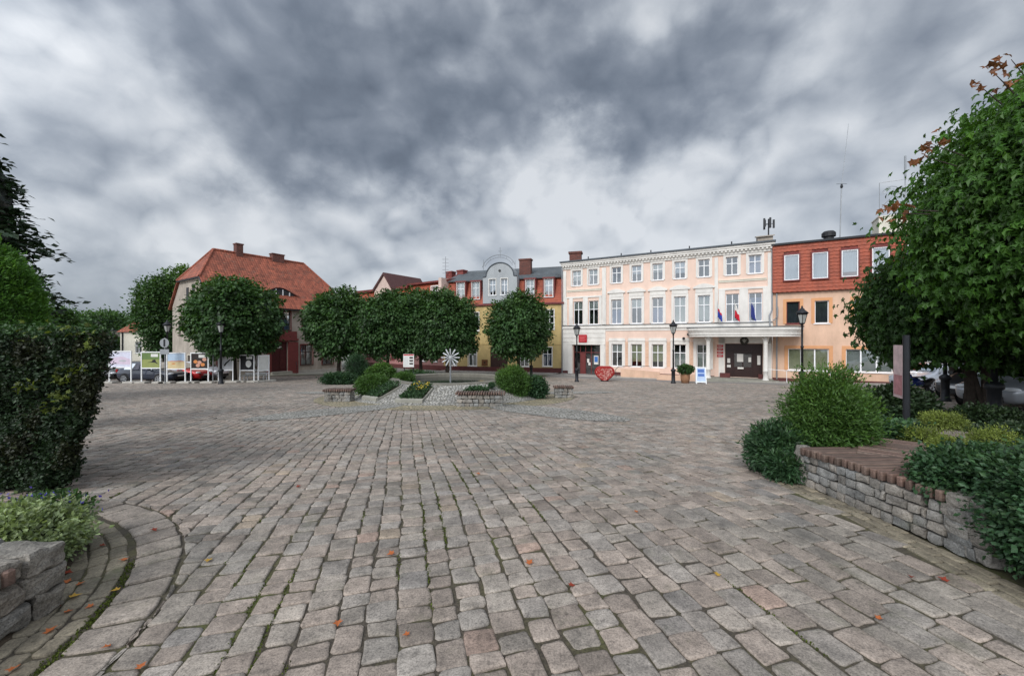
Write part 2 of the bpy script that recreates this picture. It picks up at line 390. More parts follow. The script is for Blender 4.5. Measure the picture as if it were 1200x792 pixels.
M['hlight'] = mk('headlight_glass', lin(215, 218, 222), .12, .08, 6, 0, spec=.8)
M['tail'] = mk('tail_light', lin(150, 18, 20), .2, .1, 6, 0)
M['black'] = mk('black_plastic', (.015, .015, .017, 1), .5, .2, 5, 0)
M['terra'] = mk('terracotta', lin(150, 112, 84), .8, .2, 4, .2, 40)
def paint(name, c): return mk(name, c, .28, .04, 3, 0, metal=.25, coat=.8)

# ------------------------------------------------------------------ leaves
LEAF = {
 'oval': (np.array([(0,0,0),(.36,.45,.09),(0,1,0),(-.36,.45,.09)]), [(0,1,2),(0,2,3)]),
 'spray': (np.array([(0,0,0),(.16,.5,.03),(0,1,-.06),(-.16,.5,.03)]), [(0,1,2),(0,2,3)]),
 'maple': (np.array([(0,0,0),(.34,-.10,-.02),(.24,.16,.06),(.58,.38,-.16),(.32,.46,.04),(.2,.56,.05),(0,.98,-.24),(-.2,.56,.05),(-.32,.46,.04),(-.58,.38,-.16),(-.24,.16,.06),(-.34,-.10,-.02)]),
           [(0,1,2),(0,2,3),(0,3,4),(0,4,5),(0,5,6),(0,6,7),(0,7,8),(0,8,9),(0,9,10),(0,10,11)]),
}
def unit(a): return a/np.maximum(np.linalg.norm(a, axis=-1, keepdims=True), 1e-9)
class Leaves:
    def __init__(s): s.V=[]; s.F=[]; s.T=[]; s.C=[]; s.n=0
    def put(s, P, A, Nn, size, col, shape='oval'):
        T, F = LEAF[shape]; P=np.asarray(P,float); n=len(P)
        A = unit(A); Nn = unit(Nn-(Nn*A).sum(1, keepdims=True)*A); Sd = np.cross(A, Nn)
        size = np.broadcast_to(np.asarray(size, float), (n,))
        V = P[:,None,:]+size[:,None,None]*(T[None,:,0:1]*Sd[:,None,:]+T[None,:,1:2]*A[:,None,:]+T[None,:,2:3]*Nn[:,None,:])
        F = np.array(F); k=len(T)
        L_ = (np.arange(n)[:,None,None]*k+F[None]).reshape(-1)+s.n
        s.V.append(V.reshape(-1,3)); s.F.append(L_); s.T.append(np.full(n*len(F), 3)); s.C.append(np.repeat(col, k, axis=0)); s.n += n*k
    def blob(s, c, rad, col, lump=.1, seed=0, nu=20, nv=12):
        vs=[]
        for i in range(nv+1):
            th=math.pi*i/nv
            for j in range(nu):
                ph=2*math.pi*j/nu; d=Vector((math.sin(th)*math.cos(ph), math.sin(th)*math.sin(ph), math.cos(th)))
                r=1+lump*mnoise.noise(d*2.2+Vector((seed,seed*.7,0))); vs.append((c[0]+d.x*rad[0]*r, c[1]+d.y*rad[1]*r, c[2]+d.z*rad[2]*r))
        L_=[]
        for i in range(nv):
            for j in range(nu): k=(j+1)%nu; L_+=[i*nu+j,(i+1)*nu+j,(i+1)*nu+k,i*nu+k]
        s.V.append(np.array(vs)); s.F.append(np.array(L_)+s.n); s.T.append(np.full(nu*nv,4)); s.C.append(np.tile(col,(len(vs),1))); s.n+=len(vs)
    def box(s, x0,x1,y0,y1,z0,z1,col):
        m=MB().box(x0,x1,y0,y1,z0,z1); s.V.append(np.array(m.v)); s.F.append(np.array([i for f in m.f for i in f])+s.n); s.T.append(np.full(6,4)); s.C.append(np.tile(col,(8,1))); s.n+=8
    def mesh(s, name, mat):
        return np_mesh(name, np.concatenate(s.V), np.concatenate(s.F), np.concatenate(s.T), mat, np.concatenate(s.C))
    def build(s, name, mat, parent=None, loc=None): return link(name, s.mesh(name, mat), parent, loc)

def rdir(n, rng): return unit(rng.normal(size=(n,3)))
def fib(n, rng, jit=.5):
    i=np.arange(n)+.5; z=1-2*i/n; ph=i*2.399963
    r=np.sqrt(1-z*z); d=np.stack([r*np.cos(ph), r*np.sin(ph), z],1)
    return unit(d+rng.normal(size=(n,3))*jit/math.sqrt(n)*2)

def crown(lv, c, rad, tufts, per, size, seed, lump=.16, droop=.5, tr=.16, shape='oval', zmin=-1, colvar=.25, core=.8, topfresh=.25, freq=2.4, inner=.12, corecol=.35, out=.9, spread=.55, sprigs=0):
    """foliage: tufts of leaves over and inside a lumpy ellipsoid"""
    rng=np.random.default_rng(seed); c=np.array(c,float); rad=np.array(rad,float)
    d=fib(tufts,rng); d=d[d[:,2]>zmin]; n=len(d)
    lm=np.array([mnoise.noise(Vector(q*freq)+Vector((seed*1.7,seed*.3,2)))+.6*mnoise.noise(Vector(q*freq*2.7)+Vector((3,seed,1))) for q in d])
    r=1+lump*lm-np.abs(rng.normal(size=n))*inner
    cen=c+d*rad*r[:,None]; nr=unit(d/rad)
    P=np.repeat(cen,per,0); O=np.repeat(nr,per,0); k=n*per
    tsz=np.mean(rad)*tr
    P=P+rng.normal(size=(k,3))*tsz*np.array([1,1,.7])
    A=O*out+np.array([0,0,-droop])+rng.normal(size=(k,3))*spread
    Nn=O*.8+np.array([0,0,.7])+rng.normal(size=(k,3))*.45
    tv=np.repeat(1+colvar*rng.normal(size=n),per)*(1+.12*rng.normal(size=k))
    tv=np.clip(tv,.4,1.9)
    yel=np.repeat(np.clip(rng.normal(size=n)*.5+d[:,2]*.6,0,1.5),per)*topfresh  # yellower, brighter tops: fresh growth, with sunlight put into the colour
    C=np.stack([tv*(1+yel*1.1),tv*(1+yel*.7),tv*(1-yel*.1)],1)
    lv.put(P,A,Nn,size*(.7+.6*rng.random(k)),C,shape)
    if sprigs:
        dd=rdir(sprigs,rng); dd=dd[dd[:,2]>-.55]; q=len(dd); per2=9
        ln=.05+.16*rng.random(q); tt=np.tile(np.linspace(.2,1,per2),q)
        nn=np.repeat(unit(dd/rad),per2,0); PP=c+np.repeat(dd*rad,per2,0)*(.97+np.repeat(ln,per2)*tt)[:,None]+rng.normal(size=(q*per2,3))*size*.35
        tv2=np.clip(np.repeat(1.15+.25*rng.normal(size=q),per2),.5,1.9)[:,None]
        lv.put(PP,nn*.6+np.array([0,0,-droop*.7])+rng.normal(size=PP.shape)*.5,nn*.5+np.array([0,0,.8])+rng.normal(size=PP.shape)*.4,size*(.6+.5*rng.random(q*per2)),tv2*np.array([[1.12,1.1,.95]]),shape)
    if core: lv.blob(c, rad*core, np.array([corecol]*3), lump*1.1, seed)  # dark core: shade inside the crown put into its colour
    return cen, nr

def trunk_mb(h, r, seed, crown_r=1.0, limbs=6, top=1.2):
    rng=random.Random(seed); mb=MB()
    pts=[(0,0,-.15),(rng.uniform(-.03,.03),rng.uniform(-.03,.03),h*.4),(rng.uniform(-.08,.08),rng.uniform(-.08,.08),h),(rng.uniform(-.15,.15),rng.uniform(-.15,.15),h+top)]
    mb.tube(pts,[r*1.35,r,r*.85,r*.35],9)
    for i in range(limbs):
        a=i*2*math.pi/limbs+rng.uniform(-.3,.3); z0=h*rng.uniform(.8,1.05); l=crown_r*rng.uniform(.6,.85)
        mb.tube([(0,0,z0),(math.cos(a)*l*.45,math.sin(a)*l*.45,z0+l*.45),(math.cos(a)*l,math.sin(a)*l,z0+l*.8)],[r*.5,r*.33,r*.1],6)
    return mb

def stone(vs_list, cx, cy, cz, dx, dy, dz, seed, rough=.012, k=3, power=16.0):
    """one rough-hewn stone: subdivided superellipsoid box with noise"""
    V=[];F=[]
    idx={}
    def vert(i,j,l):
        key=(i,j,l)
        if key in idx: return idx[key]
        p=np.array([2*i/k-1,2*j/k-1,2*l/k-1])
        nrm=(np.abs(p)**power).sum()**(1/power); p=p/nrm
        q=Vector((cx+p[0]*dx/2,cy+p[1]*dy/2,cz+p[2]*dz/2))
        n=mnoise.noise_vector(q*9+Vector((seed*.37,seed*.11,seed*.73)))
        q+=n*rough*2.0+mnoise.noise_vector(q*31+Vector((seed,0,seed*.5)))*rough*.7
        idx[key]=len(V); V.append(tuple(q)); return idx[key]
    for a in range(k):
        for b in range(k):
            F+= [(vert(a,b,0),vert(a,b+1,0),vert(a+1,b+1,0),vert(a+1,b,0)),(vert(a,b,k),vert(a+1,b,k),vert(a+1,b+1,k),vert(a,b+1,k)),
                 (vert(a,0,b),vert(a+1,0,b),vert(a+1,0,b+1),vert(a,0,b+1)),(vert(a,k,b),vert(a,k,b+1),vert(a+1,k,b+1),vert(a+1,k,b)),
                 (vert(0,a,b),vert(0,a,b+1),vert(0,a+1,b+1),vert(0,a+1,b)),(vert(k,a,b),vert(k,a+1,b),vert(k,a+1,b+1),vert(k,a,b+1))]
    vs_list.append((V,F))
def stones_obj(name, lst, mat, parent=None, var=.2, seed=1, tint=None, smooth=False):
    rng=random.Random(seed); V=[];Ls=[];T=[];C=[]
    for vs,fs in lst:
        b=len(V); V+=vs; g=rng.uniform(1-var,1+var); w=rng.uniform(-.05,.06)
        C+=[(g*(1+w),g,g*(1-w))]*len(vs)
        for f in fs: Ls+=[b+i for i in f]; T.append(len(f))
    return link(name, np_mesh(name, np.array(V), np.array(Ls), np.array(T), mat, np.array(C), smooth), parent)

# ------------------------------------------------------------------ camera, sky, sun
cam = bpy.data.cameras.new('camera'); co = bpy.data.objects.new('camera', cam); COL.objects.link(co)
co.location = (0, 0, 1.7); co.rotation_euler = (R(90), 0, 0)
cam.sensor_width = 36; cam.lens = 470/1200*36; cam.shift_y = 2/1200; cam.clip_start = .05; cam.clip_end = 5000
S.camera = co
S.view_settings.view_transform = 'Standard'; S.view_settings.look = 'None'; S.view_settings.exposure = 0
SUN = Vector((-.42, -.72, .62)).normalized()
sl = bpy.data.lights.new('sun', 'SUN'); sl.energy = 2.1; sl.angle = R(24); sl.color = (1, .98, .955)
so = bpy.data.objects.new('sun', sl); COL.objects.link(so); so.rotation_euler = (-SUN).to_track_quat('-Z', 'Y').to_euler()

W = bpy.data.worlds.new('World'); S.world = W; W.use_nodes = True
W.cycles.sampling_method = 'MANUAL'; W.cycles.sample_map_resolution = 512
nt = W.node_tree; nt.nodes.clear()
out = nt.nodes.new('ShaderNodeOutputWorld')
sky = nt.nodes.new('ShaderNodeTexSky'); sky.sky_type = 'NISHITA'; sky.sun_disc = False
sky.sun_elevation = math.asin(SUN.z); sky.sun_rotation = math.atan2(SUN.x, SUN.y)
bgs = N(nt, 'ShaderNodeBackground', Strength=.09); L(nt, sky, 0, bgs, 0)
tc = N(nt, 'ShaderNodeTexCoord'); sp = N(nt, 'ShaderNodeSeparateXYZ'); L(nt, tc, 'Generated', sp, 0)
def M_(op, a=None, b=None, clamp=False):
    n = nt.nodes.new('ShaderNodeMath'); n.operation = op; n.use_clamp = clamp
    for i, v in enumerate((a, b)):
        if v is None: continue
        if isinstance(v, (int, float)): n.inputs[i].default_value = v
        else: nt.links.new(v, n.inputs[i])
    return n.outputs[0]
# overcast: heaped clouds as noise on the sky directions, flattened towards the horizon
def dirs(dz, k):
    z = M_('MULTIPLY', M_('ADD', M_('MAXIMUM', sp.outputs[2], -.05), dz), k)
    c = N(nt, 'ShaderNodeCombineXYZ'); nt.links.new(sp.outputs[0], c.inputs[0]); nt.links.new(sp.outputs[1], c.inputs[1]); nt.links.new(z, c.inputs[2]); return c.outputs[0]
def fbm(vec, scale, det, rough, off, dist=0.0):
    mp = N(nt, 'ShaderNodeMapping'); mp.inputs['Location'].default_value = off; nt.links.new(vec, mp.inputs[0])
    n = N(nt, 'ShaderNodeTexNoise', Scale=scale, Detail=det, Roughness=rough, Distortion=dist); L(nt, mp, 0, n, 'Vector'); return n.outputs[0]
def billow(vec, scale, off):
    """rounded heaps: folded noise of three octaves"""
    tot = None
    for i in range(3):
        n = fbm(vec, scale*2.05**i, 1.0, .5, (off[0]+i*3.1, off[1]-i*1.7, off[2]+i), .25)
        f = M_('MULTIPLY', M_('ABSOLUTE', M_('SUBTRACT', n, .5)), 2*.55**i)
        tot = f if tot is None else M_('ADD', tot, f)
    return tot
d0 = dirs(0, 1.3); d1 = dirs(.045, 1.3)
f1 = fbm(d0, 2.4, 9.0, .58, (3.1, 1.7, .4), .35)
b0 = billow(d0, 2.6, (1.3, .2, 5.1)); b1 = billow(d1, 2.6, (1.3, .2, 5.1))
f3 = fbm(d0, 7.5, 9.0, .66, (7, 2, 1), .2)
def lobe(px, py, lo, hi):
    """soft patch of the overcast round a fixed compass direction"""
    d = Vector(((px-600)/470, 1, (398-py)/470)).normalized()
    dt = N(nt, 'ShaderNodeVectorMath', _operation='DOT_PRODUCT'); L(nt, wv, 0, dt, 0); dt.inputs[1].default_value = d
    mr = N(nt, 'ShaderNodeMapRange'); mr.interpolation_type = 'SMOOTHSTEP'; nt.links.new(dt.outputs['Value'], mr.inputs[0])
    mr.inputs[1].default_value = math.cos(R(lo)); mr.inputs[2].default_value = math.cos(R(hi)); return mr.outputs[0]
# the patches get ragged edges from a warped direction
wn = N(nt, 'ShaderNodeTexNoise', Scale=3.2, Detail=7.0, Roughness=.6); nt.links.new(d0, wn.inputs['Vector'])
ws = N(nt, 'ShaderNodeVectorMath', _operation='SUBTRACT'); L(nt, wn, 'Color', ws, 0); ws.inputs[1].default_value = (.5, .5, .5)
wm = N(nt, 'ShaderNodeVectorMath', _operation='SCALE'); L(nt, ws, 0, wm, 0); wm.inputs['Scale'].default_value = .42
wa = N(nt, 'ShaderNodeVectorMath', _operation='ADD'); L(nt, tc, 'Generated', wa, 0); L(nt, wm, 0, wa, 1)
wv = N(nt, 'ShaderNodeVectorMath', _operation='NORMALIZE'); L(nt, wa, 0, wv, 0)
v = M_('ADD', M_('MULTIPLY', M_('SUBTRACT', f1, .5), .65), .745)
v = M_('ADD', v, M_('MULTIPLY', M_('SUBTRACT', b0, .42), .30))
v = M_('ADD', v, M_('MULTIPLY', M_('SUBTRACT', b0, b1), .55))
v = M_('ADD', v, M_('MULTIPLY', M_('SUBTRACT', f3, .5), .34))
for (px, py, lo, hi, k) in [
    (250, -10, 17, 5, -.13), (370, 60, 17, 5, -.13), (450, 150, 13, 4, -.15), (510, 205, 8, 2, -.17), (600, 60, 17, 5, -.13), (720, 120, 10, 3, -.14), (860, 90, 9, 2, -.13), (760, -10, 18, 5, -.09), (1000, 10, 12, 4, -.06),
    (622, 55, 8, 2, -.12), (540, 130, 8, 2, -.05), (200, 150, 9, 3, .05), (700, 300, 16, 4, .05), (330, 300, 14, 4, .05),
    (40, 60, 13, 3, .05), (120, 190, 12, 3, .02), (60, 300, 12, 3, .02), (660, 205, 9, 2, .16), (790, 170, 7, 2, .06), (260, 270, 12, 3, .04), (980, 190, 18, 4, .03), (150, 345, 10, 3, -.14), (90, 150, 8, 2, -.12), (480, 290, 10, 3, .03), (1120, 120, 14, 4, -.02)]:
    v = M_('ADD', v, M_('MULTIPLY', lobe(px, py, lo, hi), k*1.4))
lowb = N(nt, 'ShaderNodeMapRange'); L(nt, sp, 2, lowb, 0); lowb.inputs[1].default_value = .05; lowb.inputs[2].default_value = .55; lowb.inputs[3].default_value = .13; lowb.inputs[4].default_value = 0
v = M_('ADD', v, lowb.outputs[0])
rp = ramp(nt, [(.0, (.11, .132, .17, 1)), (.25, (.178, .21, .262, 1)), (.42, (.245, .28, .338, 1)), (.60, (.365, .405, .465, 1)), (.78, (.54, .58, .635, 1)), (1.0, (.75, .78, .82, 1))])
nt.links.new(v, rp.inputs[0])
hz = N(nt, 'ShaderNodeMapRange'); nt.links.new(sp.outputs[2], hz.inputs[0]); hz.inputs[1].default_value = 0; hz.inputs[2].default_value = .16; hz.inputs[3].default_value = .25; hz.inputs[4].default_value = 0
hm = N(nt, 'ShaderNodeMix'); hm.data_type = 'RGBA'; L(nt, hz, 0, hm, 0); L(nt, rp, 0, hm, 6); hm.inputs[7].default_value = (.46, .51, .58, 1)
# the overcast is thinner and brighter round the veiled sun behind the viewer
dt = N(nt, 'ShaderNodeVectorMath', _operation='DOT_PRODUCT'); L(nt, tc, 'Generated', dt, 0); dt.inputs[1].default_value = SUN
gl = N(nt, 'ShaderNodeMapRange'); gl.interpolation_type = 'SMOOTHSTEP'; L(nt, dt, 'Value', gl, 0); gl.inputs[1].default_value = -.15; gl.inputs[2].default_value = 1; gl.inputs[3].default_value = 1; gl.inputs[4].default_value = 2.6
bgc = N(nt, 'ShaderNodeBackground'); L(nt, hm, 2, bgc, 0); L(nt, gl, 0, bgc, 1)
mx = N(nt, 'ShaderNodeMixShader', Fac=.9); L(nt, bgs, 0, mx, 1); L(nt, bgc, 0, mx, 2); L(nt, mx, 0, out, 0)

# ------------------------------------------------------------------ ground sheet
def mat_ground():
    m, nt, out = new_mat('ground_joints')
    tc = N(nt, 'ShaderNodeTexCoord'); p = N(nt, 'ShaderNodeBsdfPrincipled', Roughness=.95)
    mp = N(nt, 'ShaderNodeMapping'); mp.inputs['Rotation'].default_value = (0, 0, -AX); mp.inputs['Scale'].default_value = (1, .28, 1); L(nt, tc, 'Object', mp, 0)
    n1 = N(nt, 'ShaderNodeTexNoise', Scale=1.5, Detail=8.0, Roughness=.7); L(nt, mp, 0, n1, 'Vector')
    r1 = ramp(nt, [(.46, lin(74, 67, 57)), (.56, lin(78, 74, 50)), (.66, lin(78, 84, 40))]); L(nt, n1, 0, r1, 0)
    n2 = N(nt, 'ShaderNodeTexNoise', Scale=60.0, Detail=6.0); L(nt, tc, 'Object', n2, 'Vector')
    r2 = ramp(nt, [(.3, .55), (.7, 1.3)]); L(nt, n2, 0, r2, 0); c = mul(nt, r1, 0, r2, 0)
    sx = N(nt, 'ShaderNodeSeparateXYZ'); L(nt, tc, 'Object', sx, 0)
    fr = N(nt, 'ShaderNodeMapRange'); L(nt, sx, 'Y', fr, 0); fr.inputs[1].default_value = 36; fr.inputs[2].default_value = 38
    mm = N(nt, 'ShaderNodeMix'); mm.data_type = 'RGBA'; L(nt, fr, 0, mm, 0); nt.links.new(c.outputs[2], mm.inputs[6]); mm.inputs[7].default_value = lin(120, 120, 112)
    nt.links.new(mm.outputs[2], p.inputs['Base Color'])
    bp = N(nt, 'ShaderNodeBump', Strength=.6, Distance=.02); L(nt, n2, 0, bp, 'Height'); L(nt, bp, 0, p, 'Normal'); L(nt, p, 0, out, 0); return m
AX = math.atan2(125/470, 1)           # lanes of setts run a little left of straight ahead
M['ground'] = mat_ground()
xs = np.unique(np.concatenate([np.linspace(-2500,-60,12), np.linspace(-60,60,61), np.linspace(60,2500,12)]))
ys = np.unique(np.concatenate([np.linspace(-600,-4,8), np.linspace(-4,46,101), np.linspace(46,2600,14)]))
X, Y = np.meshgrid(xs, ys); V = np.stack([X, Y, ground_z(Y)-.0115], -1).reshape(-1, 3)
nx, ny = len(xs), len(ys); I = (np.arange(ny-1)[:,None]*nx+np.arange(nx-1)[None]).reshape(-1)
Lp = np.stack([I, I+1, I+nx+1, I+nx], 1).reshape(-1)
g = link('ground', np_mesh('ground', V, Lp, np.full(len(I), 4), M['ground'])); g['kind'] = 'structure'

# ------------------------------------------------------------------ setts
PC = np.array([-4.9, 1.5]); PR = 2.84        # left planter: centre and outer radius of its ring
MC = np.array([-2.7, 17.6]); MR = 4.1       # fountain mound
TH0 = np.array([4.85, 38.0]); TA = R(-29.5)  # town hall front line
LANES=[]
def setts():
    ax = np.array([-math.sin(AX), math.cos(AX)]); px = np.array([math.cos(AX), math.sin(AX)])
    rng = np.random.default_rng(3); quads=[]; cols=[]; near=[]
    u = -34.0
    while u < 40:
        w = .158+.05*rng.random(); v = -3.0+rng.random()*.3
        drift = rng.normal()*.006
        while v < 39:
            mid = px*(u+w/2)+ax*v
            base = .168+.11*np.clip((mid[0]-.3)/3.0, 0, 1)*np.clip((9-mid[1])/5,0,1)
            l = base*(.72+.6*rng.random())
            c = px*(u+w/2)+ax*(v+l/2); v0 = v; v += l
            x, y = c
            if y < -2 or y > 36.4 or abs(x) > 1.36*max(y, 0)+3.2: continue
            if x < -2.0-.55*y-8 and y > 27.6: pass
            if np.hypot(*(c-PC)) < PR-.09: continue
            if np.hypot(*(c-MC)) < MR: continue
            if x > 3.22 and 2.2 < y < 4.95: continue
            if x > 3.6 and np.hypot(x-6.35, y-4.4) < 2.66: continue
            # stop at the kerb in front of the facades
            if (c-TH0)@np.array([math.sin(-TA), math.cos(TA)]) > -4.2 and x > -9: continue
            if petal(x, y): continue
            gap = .004+.0045*rng.random()
            wob = lambda: rng.normal()*.0085
            sw = .02*math.sin(v0*.55+u*.35)+.012*math.sin(v0*1.7+u)
            a, b = u+gap+sw, u+w-gap+sw
            q = [(a+wob(), v0+gap+wob()), (b+wob(), v0+gap+wob()), (b+wob(), v0+l-gap+wob()), (a+wob(), v0+l-gap+wob())]
            quads.append([px*s+ax*t for s, t in q])
            g = 1+.115*rng.normal(); t = rng.random()
            k = np.array([1.0, 1.0, 1.0])
            pk = .5+.5*mnoise.noise(Vector((x*.35, y*.35, 4)))
            if t < .34+.25*pk: k = np.array([1.04, .985, .97])
            elif t < .7: k = np.array([.97, .99, 1.02])
            if t > .985: k = np.array([1.14, 1.05, .94])
            elif t > .972: k = np.array([1.10, .92, .87])
            elif t > .955: k = np.array([.80, .83, .88])
            if t > .955 and y > 8: k = .6*k+.4
            cols.append(k*np.clip(g, .62, 1.4))
        LANES.append(u+w); u += w
    Q = np.array(quads); n = len(Q); C = np.array(cols)
    d = Q-PC; r = np.linalg.norm(d, axis=2, keepdims=True); Q = np.where(r < PR+.012, PC+d/np.maximum(r,1e-6)*(PR+.012), Q)
    return Q, C
def petal(x, y):
    for (cx, cy, a, b, rot) in PETALS:
        dx, dy = x-cx, y-cy; c_, s_ = math.cos(rot), math.sin(rot)
        if ((dx*c_+dy*s_)/a)**2+((-dx*s_+dy*c_)/b)**2 < 1: return True
    return False
PETALS = [(-5.3, 12.0, 2.3, .7, R(52)), (1.1, 11.9, 2.5, .8, R(-46)), (2.9, 19.2, 2.0, .7, R(10)), (-8.3, 19.0, 2.0, .7, R(-8))]
def sett_mesh(name, Q, C, mat, top=0.0, depth=.03, seed=0):
    n = len(Q); rng = np.random.default_rng(seed)
    cen = Q.mean(1, keepdims=True)
    size = np.linalg.norm(Q[:,1]-Q[:,0], axis=1)
    mj = rng.normal(size=(n,4))*.004
    tilt = rng.normal(size=(n,2))*.014; hgt = rng.normal(size=n)*.0022
    def oct_(ins, cut):
        P=[]
        for i in range(4):
            p = Q[:,i]; nx_ = Q[:,(i+1)%4]; pv = Q[:,(i-1)%4]
            e1 = unit(pv-p); e2 = unit(nx_-p); ln1=np.linalg.norm(pv-p,axis=1,keepdims=True); ln2=np.linalg.norm(nx_-p,axis=1,keepdims=True)
            cu = np.minimum(cut, .32*np.minimum(ln1,ln2))
            base = p+(e1+e2)*ins
            nrm = np.stack([-e2[:,1], e2[:,0]], 1)
            P += [base+e1*cu, base+e2*cu, (p+nx_)/2+nrm*(ins+mj[:,i:i+1])]
        return np.stack(P, 1)
    def zed(P, drop):
        rel = P-cen
        return ground_z(P[:,:,1])+top+hgt[:,None]+(rel*tilt[:,None,:]).sum(2)-drop
    cutv = (.005+.014*rng.random((n,1)))
    rings=[]
    for ins, drop in ((0.0, depth), (.0, .0075), (.003, .003), (.014, 0.0)):
        P = oct_(ins, cutv+ins*.3)
        if drop > .012: Z = ground_z(P[:,:,1])+top-depth
        else: Z = zed(P, drop)
        rings.append(np.concatenate([P, Z[:,:,None]], 2))
    V = np.stack(rings, 1).reshape(-1, 3); k = 12*len(rings)
    loops=[]; tot=[]
    for r_ in range(len(rings)-1):
        for i in range(12):
            j=(i+1)%12; loops.append((r_*12+i, r_*12+j, r_*12+12+j, r_*12+12+i)); tot.append(4)
    face_l = np.array([i for f in loops for i in f]+[12*(len(rings)-1)+i for i in range(12)]); tot = np.array(tot+[12])
    Lp = (np.arange(n)[:,None]*k+face_l[None]).reshape(-1)
    return np_mesh(name, V, Lp, np.tile(tot, n), mat, np.repeat(C, k, 0), np.tile(np.array([True]*36+[False]), n))
Q, C = setts()
def ccw(Q):
    a = Q[:,1]-Q[:,0]; b = Q[:,3]-Q[:,0]; s = a[:,0]*b[:,1]-a[:,1]*b[:,0]; Q = Q.copy(); f = s < 0; Q[f] = Q[f][:, ::-1]; return Q
o = link('sett_paving', sett_mesh('sett_paving', ccw(Q), C, M['sett'])); o['kind'] = 'structure'

# ring and apron of the left planter, apron along the right seat wall
def ring_setts(c, r0, r1, step, a0, a1, seed, g=.012):
    rng=np.random.default_rng(seed); qs=[]; a=a0
    while a < a1:
        st=step/((r0+r1)/2)*(.75+.5*rng.random()); b=min(a+st,a1)
        ga=g/((r0+r1)/2)
        f=lambda r,t:(c[0]+(r+rng.normal()*.005)*math.cos(t), c[1]+(r+rng.normal()*.005)*math.sin(t))
        qs.append([f(r0+g,a+ga),f(r1-g,a+ga),f(r1-g,b-ga),f(r0+g,b-ga)]); a=b
    return qs
qs = ring_setts(PC, PR-.30, PR, .25, R(-75), R(100), 5)
rng = np.random.default_rng(8)
o = link('sett_border', sett_mesh('sett_border', ccw(np.array(qs)), np.clip(1+.12*rng.normal(size=(len(qs),1)),.7,1.3)*np.array([[1,.98,.97]]), M['sett'], .003)); o['kind'] = 'structure'
qs=[]
for i in range(5): qs += ring_setts(PC, PR-.30-.028-.115*(i+1), PR-.30-.028-.115*i, .2, R(-75), R(105), 20+i, .006)
xw=3.53
for i in range(3):
    y=2.2
    while y < 4.95:
        l=.14+.12*rng.random(); bow=-.10*math.sin((y-2.9)/2*1.3); qs.append([(xw-.01-.1*(i+1)+.006, y+.006),(xw-.01-.1*i-.006, y+.006),(xw-.01-.1*i-.006, y+l-.006),(xw-.01-.1*(i+1)+.006, y+l-.006)]); y+=l
o = link('tan_sett_edging', sett_mesh('tan_sett_edging', ccw(np.array(qs)), np.clip(1+.15*rng.normal(size=(len(qs),1)),.6,1.4)*np.array([[1,1,1]]), M['tan'], .002)); o['kind'] = 'structure'

# cobbled petals and the ring round the fountain mound
def sheet(name, outline, mat, dz, n_in=1):
    c = np.mean(outline, 0); V=[]; F=[]; k=len(outline); rings=[1.0,.75,.5,.25]
    for s_ in rings: V += [tuple(c+(np.array(p)-c)*s_) for p in outline]
    V.append(tuple(c)); 
    for r_ in range(3):
        for i in range(k): j=(i+1)%k; F.append((r_*k+i, r_*k+j, r_*k+k+j, r_*k+k+i))
    for i in range(k): F.append((3*k+i, 3*k+(i+1)%k, 4*k))
    mb=MB().add([(x,y,gz(y)+dz) for x,y in V], F); o=mb.build(name, mat); o['kind']='structure'; return o
for (cx,cy,a,b,rot) in PETALS:
    ol=[(cx+math.cos(t)*(a+.12)*math.cos(rot)-math.sin(t)*(b+.12)*math.sin(rot), cy+math.cos(t)*(a+.12)*math.sin(rot)+math.sin(t)*(b+.12)*math.cos(rot)) for t in np.linspace(0,2*math.pi,41)[:-1]]
    sheet('cobble_petal', ol, M['cob'], .010)
mb=MB(); k=64
for r_,dz in ((3.5,.006),(5.4,.006)): mb.v += [(MC[0]+r_*math.cos(2*math.pi*i/k), MC[1]+r_*math.sin(2*math.pi*i/k), gz(MC[1]+r_*math.sin(2*math.pi*i/k))+dz) for i in range(k)]
mb.f=[(i,k+i,k+(i+1)%k,(i+1)%k) for i in range(k)]
o=mb.build('cobble_ring', M['cobtan']); o['kind']='structure'

# moss in the joints
lv=Leaves(); rng=np.random.default_rng(12); pts=[]
ax_=np.array([-math.sin(AX), math.cos(AX)]); px_v=np.array([math.cos(AX), math.sin(AX)])
for a in np.linspace(R(-40), R(38), 160):
    if rng.random()<.62:
        for _ in range(22): r_=PR-.31+rng.normal()*.018; t=a+rng.normal()*.012; pts.append((PC[0]+r_*math.cos(t), PC[1]+r_*math.sin(t)))
for ul in LANES:
    for vv in np.arange(1.6,6.5,.012):
        x,y=px_v*ul+ax_*vv; dens=mnoise.noise(Vector((ul*2.1,vv*.55,3)))+.35*mnoise.noise(Vector((ul*9,vv*3,1)))-.10*abs(x+.9)-.07*max(0,vv-3.2)
        if dens>.10 and np.hypot(x-PC[0],y-PC[1])>PR+.02:
            sw=.02*math.sin(vv*.55+ul*.35)+.012*math.sin(vv*1.7+ul)
            for _ in range(2 if dens<.3 else 3): q=px_v*(ul+sw+rng.normal()*.008)+ax_*(vv+rng.random()*.012); pts.append(q)
pts=np.array(pts); P=np.column_stack([pts, ground_z(pts[:,1])-.008])
lv.put(P, rng.normal(size=P.shape)*.6+np.array([0,0,.8]), rng.normal(size=P.shape), .009+.010*rng.random(len(P)), np.clip(1+.3*rng.normal(size=(len(P),1)),.4,1.8)*np.ones((1,3)), 'oval')
o=lv.build('moss', M['moss']); o['kind']='stuff'

